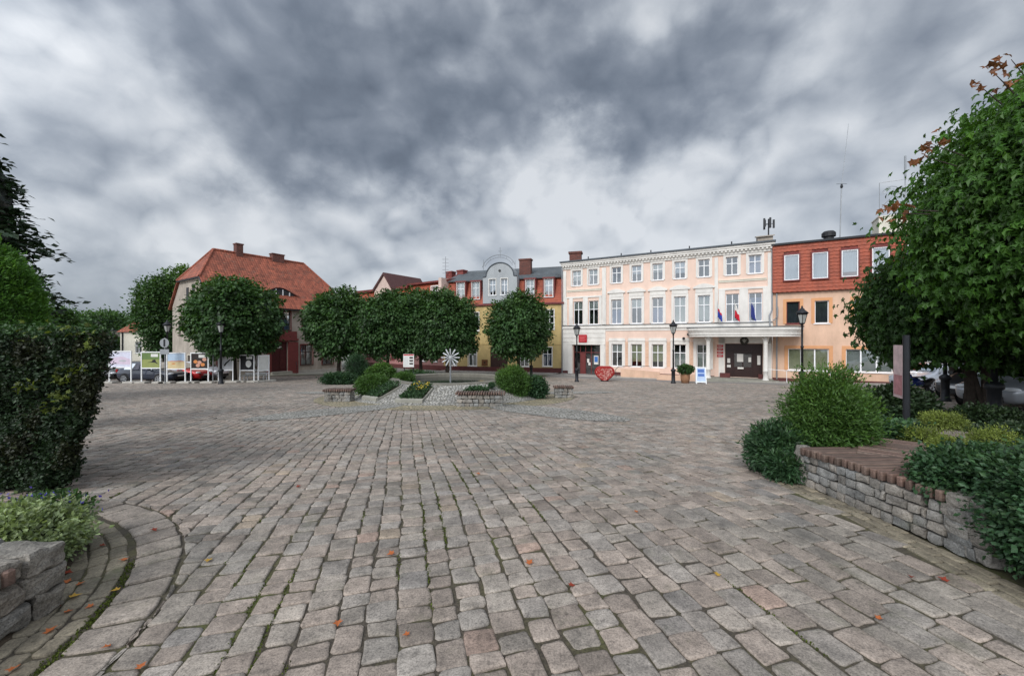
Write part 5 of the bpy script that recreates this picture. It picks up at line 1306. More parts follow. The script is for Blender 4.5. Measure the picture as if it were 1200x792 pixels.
# right planter
G3='shrubs in the right planter'
shrub('feathery_bush','big bright green feathery bush at the far end of the right granite seat','shrub',4.18,5.32,-.05,.50,.5,1.36,900,40,.052,M['fresh'],31,.36,-.3,G3,'spray',.16,fresh=.35)
shrub('juniper','dark prickly juniper spreading left of the bright feathery bush','shrub',3.54,5.36,-.06,.34,.36,.62,300,34,.07,M['junip'],32,.42,-.2,G3,'spray',.2)
shrub('juniper','low dark juniper against the stone end of the right granite seat','shrub',3.46,5.04,-.06,.26,.24,.36,260,30,.06,M['junip'],33,.3,-.1,G3,'spray',.2)
def gold(label,px,py,D,r,h,seed): shrub('golden_shrub',label,'shrub',(px-600)/470*D,D,1.7+(398-py)/470*D-h*.4,r*.85,r*.85,h*.8,200,20,.038,M['lime'],seed,.35,-.1,G3,'spray',.22,.5,.012,.1,.35,corecol=.12)
gold('golden shrub beside the pale sign post',1046,506,6.3,.32,.42,35)
gold('golden shrub behind the second slatted seat',1082,515,5.6,.3,.4,36)
gold('small round golden shrub nearest the rough edge stones',1116,526,5.1,.26,.34,37)
gold('tallest golden shrub before the large lamp base',1166,520,5.3,.34,.5,38)
gold('thin golden shrub in the shade under the maples',1105,492,7.0,.34,.3,39)
shrub('dark_shrub','dense blue green shrub hiding the near end of the right granite seat','shrub',4.02,2.72,-.05,.70,.55,1.10,1100,36,.038,M['junip'],40,.22,.2,G3,'oval',.13,fresh=.3)
shrub('dark_shrub','smaller dark green shrub leaning over the slats at the right edge','shrub',4.0,3.42,.25,.50,.40,.55,700,34,.038,M['junip'],41,.25,.2,G3,'oval',.13,fresh=.3)
shrub('dark_shrub','mid green shrub behind the dense blue green one at the right edge','shrub',5.9,3.9,-.05,.8,.6,.80,700,30,.05,M['leaf'],42,.3,.1,G3)
shrub('low_shrub','grey green low shrub under the sign post','shrub',5.6,6.1,.0,.6,.5,.5,300,28,.06,M['junip'],43,.3,.1,G3)
shrub('low_shrub','brown leaved low hedge behind the bright feathery bush','shrub',9.0,9.4,-.35,.9,.5,.95,420,28,.09,M['leafdk'],44,.25,.1,G3)
for (x,y,r_,h_,lab,sd) in ((10.2,8.6,.7,.55,'dark ground shrub left of the nearest lamp base',45),(12.6,8.8,.8,.35,'dark ground shrub right of the nearest lamp base',46),(8.4,6.6,.6,.45,'dark ground shrub behind the golden shrubs',48)): shrub('low_shrub',lab,'shrub',x,y,gz(y)-.03,r_,r_*.8,h_,300,24,.07,M['leafdk'],sd,.3,.1,G3)
# left planter
G4='plants in the left planter'
shrub('variegated_shrub','cream and green variegated shrub spilling over the left granite seat','shrub',-3.78,2.98,-.02,.52,.44,.46,520,26,.036,M['varieg'],51,.3,.15,G4,'oval',.16,.7,.012,.1,.35,corecol=.07)
t=shrub('violet_flowers','low violet flowers at the foot of the big clipped hedge','flowers',-4.5,3.92,-.03,.42,.2,.22,90,16,.035,M['leaf'],52,.3,-.2,G4,core=.5)
lv=Leaves(); rng=np.random.default_rng(5); k=90; P=np.column_stack([rng.normal(size=k)*.28,rng.normal(size=k)*.12-.08,.14+.1*rng.random(k)])
lv.put(P,rng.normal(size=(k,3))*.6+np.array([0,-.4,.3]),rng.normal(size=(k,3))+np.array([0,-.5,.8]),.035,np.ones((k,3))); lv.build('blossom',M['bluefl'],t)
lst=[]; stone(lst,-4.12,3.62,.05,.26,.2,.16,3,.02,5,3); o=stones_obj('boulder',lst,M['granite']); tag(o,'small pale rounded boulder beside the violet flowers','boulder')

# ------------------------------------------------------------------ hedge, thuja, far left tree
hd=thing('clipped_hedge','tall dark clipped hedge filling the left edge of the square','hedge',(0,0,0))
rng=np.random.default_rng(61)
def hedge_pts(n):
    x=-8.6+rng.random(n)*4.3; z=rng.random(n)*1.79; face=rng.random(n); P=np.zeros((n,3)); O=np.zeros((n,3))
    xr=lambda z:-5.2+.70*np.clip(z/1.7,0,1)**.8-.10*np.clip((z-1.72)/.12,0,1)
    yf=lambda x,z:4.52-.12*np.clip(z/1.8,0,1)
    f=face<.55; P[f]=np.column_stack([np.minimum(x[f],xr(z[f])),yf(x[f],z[f]),z[f]]); O[f]=(0,-1,0)
    s=(face>=.55)&(face<.8); yy=4.45+rng.random(s.sum())*1.3; P[s]=np.column_stack([xr(z[s])-(yy-4.45)*1.12,yy,z[s]]); O[s]=(.75,.6,0)
    t_=face>=.8; yy=4.42+rng.random(t_.sum())*1.3; P[t_]=np.column_stack([np.minimum(x[t_],-4.6-(yy-4.42)*1.12),yy,np.full(t_.sum(),1.78)]); O[t_]=(0,0,1)
    return P,O
P,O=hedge_pts(5600); per=17
lm=np.array([mnoise.noise(Vector(p*2.2))+.7*mnoise.noise(Vector(p*6)) for p in P]); P=P+O*(lm*.10-np.abs(rng.normal(size=len(P)))*.04)[:,None]
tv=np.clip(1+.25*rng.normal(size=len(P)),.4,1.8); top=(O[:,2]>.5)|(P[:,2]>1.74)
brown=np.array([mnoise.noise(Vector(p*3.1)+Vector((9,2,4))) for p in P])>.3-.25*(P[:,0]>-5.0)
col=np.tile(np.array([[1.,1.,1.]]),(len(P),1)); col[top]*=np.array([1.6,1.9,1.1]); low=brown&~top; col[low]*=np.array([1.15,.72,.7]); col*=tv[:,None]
Pk=np.repeat(P,per,0)+rng.normal(size=(len(P)*per,3))*.034; Ok=np.repeat(O,per,0); Ck=np.repeat(col,per,0)*(1+.15*rng.normal(size=(len(Pk),1)))
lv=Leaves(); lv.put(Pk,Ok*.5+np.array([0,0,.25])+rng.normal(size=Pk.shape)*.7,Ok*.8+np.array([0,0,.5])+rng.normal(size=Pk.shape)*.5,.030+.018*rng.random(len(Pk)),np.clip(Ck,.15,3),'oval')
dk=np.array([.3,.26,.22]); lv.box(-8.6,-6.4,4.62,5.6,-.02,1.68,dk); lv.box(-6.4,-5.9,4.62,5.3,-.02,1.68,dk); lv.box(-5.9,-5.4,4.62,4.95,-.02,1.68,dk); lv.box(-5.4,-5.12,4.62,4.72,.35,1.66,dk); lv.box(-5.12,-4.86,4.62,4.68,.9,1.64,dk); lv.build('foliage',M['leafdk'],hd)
for (cx,cz,n,sp) in ((-5.28,1.19,16,.06),(-4.86,1.27,20,.07),(-4.93,1.08,14,.06),(-4.75,1.38,22,.05),(-4.60,1.62,16,.06),(-4.72,1.79,14,.08),(-5.2,1.82,10,.1),(-5.0,.95,10,.05)):
    lv=Leaves(); P=np.array([(cx+rng.normal()*sp,4.36+rng.normal()*.02,cz+rng.normal()*sp*.6) for _ in range(n)])
    k=len(P); lv.put(P,rng.normal(size=(k,3))*.5+np.array([.1,-.5,.3]),rng.normal(size=(k,3))*.4+np.array([0,-.7,.7]),.055,np.clip(.75+.3*rng.normal(size=(k,1)),.3,1.4)*np.ones((1,3)),'maple'); lv.build('young_shoot',M['lime'],hd)
m=MB(); rg=random.Random(3)
for i in range(26): x=-8.6+i*.125; m.tube([(x,4.75+rg.uniform(-.1,.3),-.1),(x+rg.uniform(-.1,.1),4.6+rg.uniform(-.05,.2),.7),(x+rg.uniform(-.15,.15),4.5,1.3)],[.02,.014,.006],5)
m.build('stem',M['bark'],hd)

shrub('thuja','tall rounded bright green clipped thuja behind the dark hedge','thuja',-10.8,8.1,-.25,1.12,1.1,4.35,2600,26,.085,M['thuja'],63,.05,-.4,None,'spray',.05,.9,.05,.25,.18,3.2)
t=thing('spruce_tree','dark tree with layered drooping boughs above the thuja at the left edge','tree',(-19.9,13.4,gz(13.4))); lv=Leaves(); rng=np.random.default_rng(64)
for i in range(300):
    z=2.4+8.6*(i/300); L_=3.25*(1-((z-2.4)/9.2)**2.2)*(.72+.36*rng.random()); a=rng.random()*6.283; n=90
    s=np.sqrt(rng.random(n)); P=np.column_stack([np.cos(a)*L_*s,np.sin(a)*L_*s,z+.2*s-.6*s**2])+rng.normal(size=(n,3))*np.array([.26,.26,.10])
    lv.put(P,np.array([math.cos(a),math.sin(a),-.15])+rng.normal(size=(n,3))*.45,np.array([0,0,1])+rng.normal(size=(n,3))*.4,.19+.11*rng.random(n),np.clip(1+.3*rng.normal(size=(n,1)),.4,1.8)*np.array([[1.0,1.05,1.1]]),'oval')
lv.blob((0,0,6.0),(2.1,2.1,3.8),np.array([.3,.3,.3]),.2,5)  # dark core, inner shade of the boughs painted in
lv.build('crown',M['leafdk'],t); trunk_mb(5,.22,3,2.5,8,4.0).build('trunk',M['bark'],t)

# ------------------------------------------------------------------ trees
def make_tree(name,label,cat,x,y,z0,c,rad,tufts,per,size,seed,mat,trh,trr,group=None,**kw):
    t=thing(name,label,cat,(x,y,z0),0,group); lv=Leaves(); crown(lv,c,rad,tufts,per,size,seed,**kw); lv.build('crown',mat,t); trunk_mb(trh,trr,seed,rad[0],7,rad[2]*.7).build('trunk',M['bark'],t); return t
G5='round clipped lindens along the far side'
KW=dict(lump=.34,droop=.75,tr=.10,sprigs=260,core=.66,topfresh=.3,colvar=.28,freq=2.6,inner=.07,zmin=-.93)
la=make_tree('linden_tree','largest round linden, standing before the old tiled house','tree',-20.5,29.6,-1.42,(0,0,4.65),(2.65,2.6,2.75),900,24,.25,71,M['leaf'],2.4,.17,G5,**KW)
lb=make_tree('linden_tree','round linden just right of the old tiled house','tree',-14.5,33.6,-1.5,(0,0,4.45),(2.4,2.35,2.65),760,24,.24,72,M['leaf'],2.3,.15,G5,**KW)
for (x,y,s,sz,rz_,lab) in ((-10.3,33.2,.92,.97,1.3,'leftmost linden of the three crowns that merge before the pink house'),(-7.75,34.0,.95,1.0,2.7,'middle linden of the three crowns that merge before the pink house'),(-5.35,33.0,.92,.97,4.1,'linden nearest the ochre house among the three merged crowns'),(.55,33.2,.94,.95,5.3,'round linden standing alone before the door of the ochre house')):
    o=copy_tree(lb); o.location=(x,y,-1.5); o.scale=(s,s,sz); o.rotation_euler=(0,0,rz_); o['label']=lab
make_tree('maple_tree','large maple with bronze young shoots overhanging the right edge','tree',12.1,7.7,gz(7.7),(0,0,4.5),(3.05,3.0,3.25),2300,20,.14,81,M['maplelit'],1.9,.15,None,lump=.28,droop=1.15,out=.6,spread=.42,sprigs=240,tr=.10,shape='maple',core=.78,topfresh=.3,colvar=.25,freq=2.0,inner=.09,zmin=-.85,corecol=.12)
mp=[o for o in bpy.data.objects if o.name.startswith('maple_tree')][0]
rng=np.random.default_rng(82)
for (px,py,D) in ((1147,100,7.6),(1163,84,7.6),(1185,70,7.6),(1084,184,7.4),(1094,170,7.4),(1047,250,7.3),(1058,246,7.3),(1176,98,7.5)):
    lv=Leaves(); m=MB(); p=np.array([(px-600)/470*D-12.1,D-7.7,1.7+(398-py)/470*D-gz(7.7)]); n=6
    lv.put(p+rng.normal(size=(n,3))*np.array([.09,.1,.08]),rng.normal(size=(n,3))*.7+np.array([-.4,-.2,-.1]),rng.normal(size=(n,3))*.5+np.array([0,-.4,.7]),.14,np.clip(1+.3*rng.normal(size=(n,1)),.5,1.6)*np.ones((1,3)),'maple')
    q=np.array([0,0,4.2]); d=q-p; m.tube([p,p+d*.06,p+d*.14],[.005,.008,.012],5)
    sh=lv.build('young_shoot',M['redleaf'],mp); m.build('twig',M['bark'],sh)
KM=dict(lump=.24,droop=1.2,out=.55,spread=.4,sprigs=200,tr=.11,shape='maple',core=.8,topfresh=.25,colvar=.25,freq=2.2,inner=.08,zmin=-.8,corecol=.12)
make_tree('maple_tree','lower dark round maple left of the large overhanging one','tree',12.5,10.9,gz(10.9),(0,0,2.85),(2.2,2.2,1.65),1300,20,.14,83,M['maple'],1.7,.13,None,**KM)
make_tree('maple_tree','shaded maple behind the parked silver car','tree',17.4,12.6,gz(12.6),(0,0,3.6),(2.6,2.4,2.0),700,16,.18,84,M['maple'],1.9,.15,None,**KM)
make_tree('maple_tree','farthest maple between the lamp posts, mostly hidden by nearer crowns','tree',19.0,17.2,gz(17.2),(0,0,3.7),(2.6,2.4,1.9),600,16,.18,85,M['maple'],2.0,.15,None,**KM)
m=MB()
for (x0,y0_,lean,h_,r_) in ((0,0,(.1,.2),2.3,.1),(0,0,(-.3,.5),2.2,.05),(0,0,(.5,.2),2.2,.05)): m.tube([(x0+12.6,y0_+10.6,gz(10.6)-.1),(x0+12.6+lean[0]*.5,y0_+10.6+lean[1]*.5,h_*.4),(x0+12.6+lean[0],y0_+10.6+lean[1],h_)],[r_*1.3,r_,r_*.7],8)
o=m.build('tree_trunk',M['bark']); tag(o,'forked dark trunks under the maples beside the second lamp base','tree')
# far trees
KF=dict(lump=.3,droop=.3,tr=.14,core=.8,topfresh=.4,colvar=.25,freq=2.2,inner=.1)
make_tree('garden_tree','tall loose green tree behind the gable of the old tiled house','tree',-37.6,43.5,-1.5,(0,0,5.9),(2.2,2.2,4.0),800,22,.26,91,M['leaf'],3,.22,None,**KF)
make_tree('garden_tree','top of a pale green tree just left of the orange roof','tree',-38.6,47.5,-1.5,(0,0,8.0),(2.1,2.1,3.4),500,20,.3,92,M['fresh'],4,.2,None,**KF)
G6='trees on the skyline beyond the car park'
for i,(px,D,top,w) in enumerate(((72,60,362,14),(112,95,368,26),(126,100,366,20),(176,90,352,13),(92,120,374,40),(30,120,360,40),(180,70,396,16),(128,75,396,20))):
    x=(px-600)/470*D; zt=1.7+(398-top)/470*D; h_=zt+1.5; rx=w/470*D
    make_tree('skyline_tree',['dark round tree beside the white house at the left','dark skyline tree above the tan block','dark skyline tree between the tan block and the little red roof','tall skyline tree touching the garden tree','wide low skyline tree above the hedge top','skyline tree hidden behind the thuja','small green tree right of the little red roofed house','low green bush tree in front of the tan block'][i],'tree',x,D,-1.5,(0,0,h_*.58),(rx,rx,h_*.42),320,16,.014*D*.45,100+i,M['leaf'],h_*.3,.2,G6,**KF)
# far houses
def far_house(label,x0,x1,y,dp,ze_,zr_,wall,roof,hip=True,group=None):
    t=thing('small_house',label,'house',(x0,y,-1.5),0,group); w=x1-x0
    m=MB(); m.wall(0,w,0,ze_,[(w*.55,w*.55+1.0,1.2,2.9)],0,.2); m.poly([(w,0,0),(w,dp,0),(w,dp,ze_),(w,0,ze_)]); m.poly([(0,0,0),(0,0,ze_),(0,dp,ze_),(0,dp,0)])
    if not hip: m.poly([(w,0,ze_),(w,dp,ze_),(w,dp/2,zr_)]); m.poly([(0,0,ze_),(0,dp/2,zr_),(0,dp,ze_)])
    m.build('wall',M[wall],t); window(t,w*.55+.5,1.2,1.0,1.7,0,'cross')
    i_=dp/2 if hip else 0; i_=min(i_,w*.45); m=MB(); o_=.3
    a,b,c,d=(-o_,-o_,ze_-.05),(w+o_,-o_,ze_-.05),(w+o_,dp+o_,ze_-.05),(-o_,dp+o_,ze_-.05); r0,r1=(i_ if hip else -o_,dp/2,zr_),(w-i_ if hip else w+o_,dp/2,zr_)
    m.poly([a,b,r1,r0]); m.poly([c,d,r0,r1]); m.poly([b,c,r1]) if hip else None; m.poly([d,a,r0]) if hip else None; m.poly([d,c,b,a]); m.build('roof',M[roof],t)
    m=MB(); m.tube([(.4,-.1,0),(.4,-.1,ze_)],.08,6); m.build('downpipe',M['metal'],t); return t
far_house('little cream house with an orange hipped roof behind the notice boards',-58.6,-54.6,60,4,4.4,6.9,'cream','tile')
far_house('white gabled house with a red roof peeping out beside the thuja',-70,-62.4,46,8,5.3,10.4,'white','tilered',False)
far_house('small pale gabled house low over the hedge',-75,-71.5,62,5,2.9,3.9,'cream','sheet',False)
far_house('tan flat topped block on the skyline over the hedge',-98,-92.5,92,5,5.3,5.6,'stucco','sheet')

# ------------------------------------------------------------------ street lamps
def make_lamp(label):
    t=thing('street_lamp',label,'street lamp',(0,0,0),0,'black lantern street lamps')
    m=MB(); m.lathe([(.17,-.05),(.17,.08),(.125,.12),(.12,.80),(.165,.84),(.165,.93),(.12,.97),(.06,1.02)],16); m.build('base',M['metal'],t,True)
    m=MB(); m.lathe([(.06,.98),(.055,2.2),(.075,2.22),(.075,2.28),(.05,2.3),(.042,3.3),(.07,3.33),(.05,3.38),(.09,3.42)],12); m.build('post',M['metal'],t,True)
    m=MB(); m.lathe([(.09,3.4),(.13,3.44),(.13,3.47)],6)
    for k_ in range(6):
        a=2*math.pi*k_/6; c_,s_=math.cos(a),math.sin(a); m.tube([(.12*c_,.12*s_,3.46),(.235*c_,.235*s_,3.92)],.014,5)
    m.lathe([(.25,3.9),(.27,3.93),(.25,3.96)],6,caps=True); ln=m.build('lantern',M['metal'],t)
    m=MB(); m.lathe([(.112,3.465),(.222,3.905)],6,caps=False); m.build('pane',M['lampglass'],ln)
    m=MB(); m.lathe([(.30,3.96),(.24,4.03),(.12,4.14),(.1,4.2),(.05,4.23),(.05,4.27),(.02,4.36)],12); m.build('cap',M['metal'],ln,True); return t
lamps=[(-28.1,32.7,'lantern lamp in front of the old house gable',1.10),(-19.45,26.8,'lantern lamp half lost in the largest linden',1.0),(1.65,34.5,'lantern lamp before the linden at the ochre house door',1.0),(4.80,29.7,'lantern lamp before the white shopfront bay',1.0),(11.1,27.6,'lantern lamp before the middle of the peach facade',1.0),(14.9,20.6,'lantern lamp right of the entrance canopy',1.0),(11.6,9.65,'nearest lamp post, its thick base before the silver car',1.0),(16.2,15.0,'second lamp post under the maples, left of the nearest one',1.0)]
L0=None
for x,y,lab,s in lamps:
    if L0 is None: o=L0=make_lamp(lab)
    else: o=copy_tree(L0); o['label']=lab
    o.location=(x,y,gz(y)); o.scale=(s*(1.0 if y>12 else 1.05),)*2+(s,)

# ------------------------------------------------------------------ exhibition boards
fabs={k:mk('print_'+k,c,.6,.12,3,0) for k,c in dict(lilac=lin(205,206,222),pinkish=lin(206,190,206),green=lin(96,120,66),grass=lin(138,146,84),skyb=lin(176,196,216),sand=lin(206,186,142),dark=lin(40,30,28),orange=lin(206,130,72),rose=lin(200,150,130),grey=lin(178,180,184),blk=(.012,.012,.014,1),white=lin(214,214,210)).items()}
def board(label,px,D,w,top,kind,rz=0.0,h=1.1):
    x=(px-600)/470*D; t=thing('display_board',label,'display board',(x,D,gz(D)),rz,'outdoor exhibition boards'); H=1.7+(398-top)/470*D-gz(D)
    m=MB()
    for s in (-1,1): m.box(s*w/2-.028,s*w/2+.028,-.03,.03,.1,H)
    m.box(-w/2+.03,w/2-.03,-.03,.03,H-.07,H-.002); m.box(-w/2+.03,w/2-.03,-.03,.03,H-h-.07,H-h); m.build('frame',M['wframe'],t)
    for s in (-1,1): m=MB(); m.cbox(s*w/2-.42,s*w/2+.42,-.25,.25,-.02,.13,.02); m.build('foot',M['conc'],t)
    z1=H-.075; z0=H-h+.004; a,b=-w/2+.04,w/2-.04
    def pic(nm,mat,pts,y=-.012,par=None):
        m=MB(); m.poly([(a+(b-a)*u,y,z0+(z1-z0)*v) for u,v in pts]); return m.build(nm,fabs[mat],par)
    m=MB(); m.box(a,b,-.008,.012,z0,z1); pn=m.build('panel',fabs[dict(p='lilac',g='green',s='skyb',f='dark',b='grey',k='blk',w='white')[kind]],t)
    sub=lambda nm,mat,pts,y=-.012: pic(nm,mat,pts,y,pn)
    R_=lambda u0,v0,u1,v1:[(u0,v0),(u1,v0),(u1,v1),(u0,v1)]
    el=lambda cx,cy,rx,ry,n=12:[(cx+rx*math.cos(6.283*i/n),cy+ry*math.sin(6.283*i/n)) for i in range(n)]
    if kind=='p': sub('picture','pinkish',[(0,.2),(1,.15),(1,.5),(.6,.7),(.2,.62),(0,.45)]); sub('picture','grey',el(.62,.4,.2,.06),-.015)
    if kind=='g': sub('picture','grass',R_(0,0,1,.55)); sub('picture','blk',[(.3,.36),(.55,.4),(.6,.52),(.75,.55),(.78,.4),(.95,.22),(.7,.34)],-.015); sub('caption','white',R_(.5,.72,.9,.92),-.015)
    if kind=='s': sub('picture','sand',R_(0,0,1,.5)); sub('picture','rose',[(.1,.5),(.25,.53),(.5,.51),(.7,.55),(.95,.5),(.9,.46),(.1,.44)],-.015); sub('picture','orange',el(.35,.32,.12,.04),-.015)
    if kind=='f': [sub('picture',c_,el(u,v,.13,.12),-.013-.002*i) for i,(u,v,c_) in enumerate(((.25,.45,'orange'),(.5,.4,'rose'),(.7,.25,'orange'),(.8,.6,'rose'),(.4,.2,'rose')))]; sub('caption','white',R_(.45,.72,.9,.92),-.026)
    if kind=='b': sub('picture','blk',[(.35,.3),(.5,.5),(.9,.78),(.86,.66),(.55,.38),(.45,.22)]); sub('caption','white',R_(.5,.74,.92,.94),-.015)
    if kind=='k': sub('picture','white',el(.62,.42,.22,.26)); sub('caption','white',R_(.45,.76,.9,.95),-.015)
    return t
board('leftmost display board, pale lilac, half behind the hedge',141,27.6,1.5,411,'p')
board('display board with a black bird on green grass',177,27.6,1.3,412,'g')
board('display board with a pale sky and sand picture',206.5,27.6,1.25,413,'s')
board('dark display board with orange flowers',234,27.8,1.2,413,'f')
board('grey display board with a black bird diving across',264.5,28.6,1.02,415,'b')
board('black display board with a white mushroom',289.5,29.0,1.02,415.5,'k')
board('rightmost display board, white and turned nearly edge on',309,29.4,.75,416,'w',R(60))

def road_sign(px,D,kind,label):
    x=(px-600)/470*D; t=thing('road_sign',label,'road sign',(x,D,gz(D)))
    if kind=='round':
        m=MB(); m.tube([(0,0,-.05),(0,0,3.1)],.035,8); m.build('pole',M['grmetal'],t)
        m=MB(); m.lathe([(0,0),(.31,0),(.31,.02),(0,.02)],24); m.xf(0,lambda x_,y_,z_:(x_,-.04-z_,y_+2.74)); d=m.build('disc',M['grmetal'],t)
        m=MB(); m.box(-.06,.06,-.07,-.062,2.5,2.98); m.build('bracket',M['metal'],d); m=MB(); m.box(-.3,.3,-.055,-.04,1.98,2.32); m.build('plate',M['grmetal'],t)
    else:
        m=MB(); m.tube([(0,0,-.05),(0.02,0,3.05)],.035,8); m.build('pole',M['grmetal'],t); m=MB(); m.cbox(-.22,.22,-.06,-.04,2.12,3.0,.006); m.build('plate',M['grmetal'],t); m=MB(); m.box(-.2,.2,-.064,-.0605,2.55,2.58); m.build('bracket',M['metal'],t)
road_sign(193.5,26.9,'round','grey back of a round road sign over a small plate'); road_sign(249.5,28.0,'rect','grey back of a tall rectangular sign on a thin pole')
t=thing('park_bench','white slatted bench behind the mushroom board','bench',(-19.6,30.6,gz(30.6)),R(4))
m=MB(); m.box(-.85,.85,.28,.31,.72,.86); m.box(-.85,.85,.25,.28,.5,.62); m.build('backrest',M['wframe'],t); m=MB(); m.box(-.85,.85,-.2,.0,.4,.44); m.box(-.85,.85,.02,.22,.4,.44); m.build('seat',M['wframe'],t)
for s in (-.7,.7): m=MB(); m.box(s-.03,s+.03,-.18,-.12,0,.4); m.box(s-.03,s+.03,.22,.28,0,.5); m.build('leg',M['wframe'],t)
# information board and stone trough beyond the fountain
t=thing('information_board','white information board with a red heading under the middle trees','information board',(-7.0,27.2,gz(27.2)))
m=MB()
for s in (-.3,.3): m.tube([(s,0,-.05),(s,0,1.95)],.03,6)
m.build('post',M['metal'],t); m=MB(); m.box(-.36,.36,-.06,-.03,1.12,2.0); pn=m.build('panel',fabs['white'],t)
m=MB(); m.box(-.34,.34,-.064,-.0605,1.9,1.98); m.build('heading',M['red'],pn)
m=MB(); [m.box(.06,.3,-.064,-.0605,z_,z_+.11) for z_ in (1.7,1.5,1.3)]; m.build('picture',fabs['dark'],pn); m=MB(); [m.box(-.3,-.02,-.064,-.0605,z_,z_+.02) for z_ in (1.2,1.28,1.36,1.44,1.52,1.6,1.68,1.76)]; m.build('text',fabs['grey'],pn)
t=thing('stone_trough','low grey stone trough behind the fountain','planter',(-5.8,26.6,gz(26.6))); m=MB(); m.cbox(-.8,.8,-.35,.35,-.05,.55,.04); m.build('body',M['conc'],t); lv=Leaves(); crown(lv,(0,0,.6),(.75,.32,.22),90,18,.09,5); lv.build('plants',M['junip'],t)
t=thing('park_bench','low brown seat on the far side of the fountain','bench',(-1.3,24.0,gz(24))); m=MB(); m.box(-.95,.95,-.2,.2,.36,.42); m.build('seat',M['wood'],t)
for s in (-.7,.7): m=MB(); m.box(s-.12,s+.12,-.17,.17,-.02,.36); m.build('leg',M['conc'],t)

# ------------------------------------------------------------------ heart sculpture, pot, A-board
def heart_outline(n=40):
    P=[]
    for i in range(n):
        t_=2*math.pi*i/n; x=16*math.sin(t_)**3; z=13*math.cos(t_)-5*math.cos(2*t_)-2*math.cos(3*t_)-math.cos(4*t_); q=.34; P.append(((x/16*q+math.sin(t_)*(1-q))*.74,((z+17)/29*q+(.5+.5*math.cos(t_))*(1-q)*.98)*1.26))
    return P[::-1]
t=thing('heart_sculpture','big red heart sculpture with a pale filigree front by the shopfront bay','sculpture',(7.0,30.3,gz(30.3)),R(-14))
ho=heart_outline(); m=MB(); n=len(ho); rings=[]
for (s,y) in ((.90,-.2),(1.0,-.13),(1.0,.13),(.90,.2)):
    rings.append([( x*s, y, .64+(z-.64)*s) for x,z in ho])
V=[p for r_ in rings for p in r_]; F=[tuple(range(n)),tuple(range(4*n-1,3*n-1,-1))]
for q in range(3):
    for i in range(n): j=(i+1)%n; F.append((q*n+i,(q+1)*n+i,(q+1)*n+j,q*n+j))
m.add(V,F); h_=m.build('shell',mk('red_lacquer',lin(150,36,32),.4,.2,4,.05,30),t)
m=MB(); rg=random.Random(9)
def inside(x,z):
    c=False; 
    for i in range(n):
        (x1,z1),(x2,z2)=ho[i],ho[i-1]
        if (z1>z)!=(z2>z) and x<(x2-x1)*(z-z1)/(z2-z1)+x1: c=not c
    return c
for _ in range(330):
    x,z=rg.uniform(-.68,.68),rg.uniform(.05,1.2)
    if inside(x*1.22,.64+(z-.64)*1.22) and z<.95:
        a=rg.uniform(0,3.14); l=rg.uniform(.02,.06); c_,s_=math.cos(a)*l,math.sin(a)*l; m.add([(x-c_-s_*.25,-.204,z-s_+c_*.25),(x-c_+s_*.25,-.204,z-s_-c_*.25),(x+c_+s_*.2,-.204,z+s_-c_*.2),(x+c_-s_*.2,-.204,z+s_+c_*.2)],[(0,1,2,3)])
m.build('filigree',mk('pale_filigree',lin(214,176,164)),h_)
m=MB(); m.box(-.3,.3,-.18,.18,-.02,.06); m.build('base',M['metal'],t)
t=thing('flower_pot','terracotta tub of leafy plants beside the advertising stand','planter',(12.05,27.9,gz(27.9)))
m=MB(); m.lathe([(.24,-.02),(.3,.3),(.31,.6),(.28,.72),(.3,.76),(.26,.76),(.24,.66),(0.01,.66)],18); m.build('pot',M['terra'],t,True); lv=Leaves(); crown(lv,(0,0,.95),(.48,.42,.3),70,16,.13,6,shape='maple',core=.5); lv.build('plants',M['leaf'],t)
t=thing('advertising_stand','white folding advertising stand with a blue panel left of the steps','sign',(12.85,27.3,gz(27.3)),R(-18))
for s in (-1,1):
    m=MB(); a=len(m.v)
    for xx in (-.32,.27): m.box(xx,xx+.05,-.02,.02,0,1.12)
    m.box(-.27,.27,-.02,.02,1.06,1.12); m.box(-.27,.27,-.02,.02,.1,.15); m.xf(a,lambda x,y,z:(x,(y-.32*(1-z/1.12))*s*1.0,z)); fr_o=m.build('frame',M['wframe'],t)
    m=MB(); a=len(m.v); m.box(-.268,.268,-.006,.006,.152,1.058); m.xf(a,lambda x,y,z:(x,(y-.32*(1-z/1.12))*s,z)); pn=m.build('panel',mk('blue_white_print',lin(178,196,222)),t)
    if s==1:
        m=MB(); a=len(m.v); m.box(-.2,.2,-.012,-.008,.75,.98); m.box(-.2,.2,-.012,-.008,.5,.68); m.xf(a,lambda x,y,z:(x,y-.32*(1-z/1.12),z)); m.build('print',mk('blue_print',lin(80,112,176)),pn)

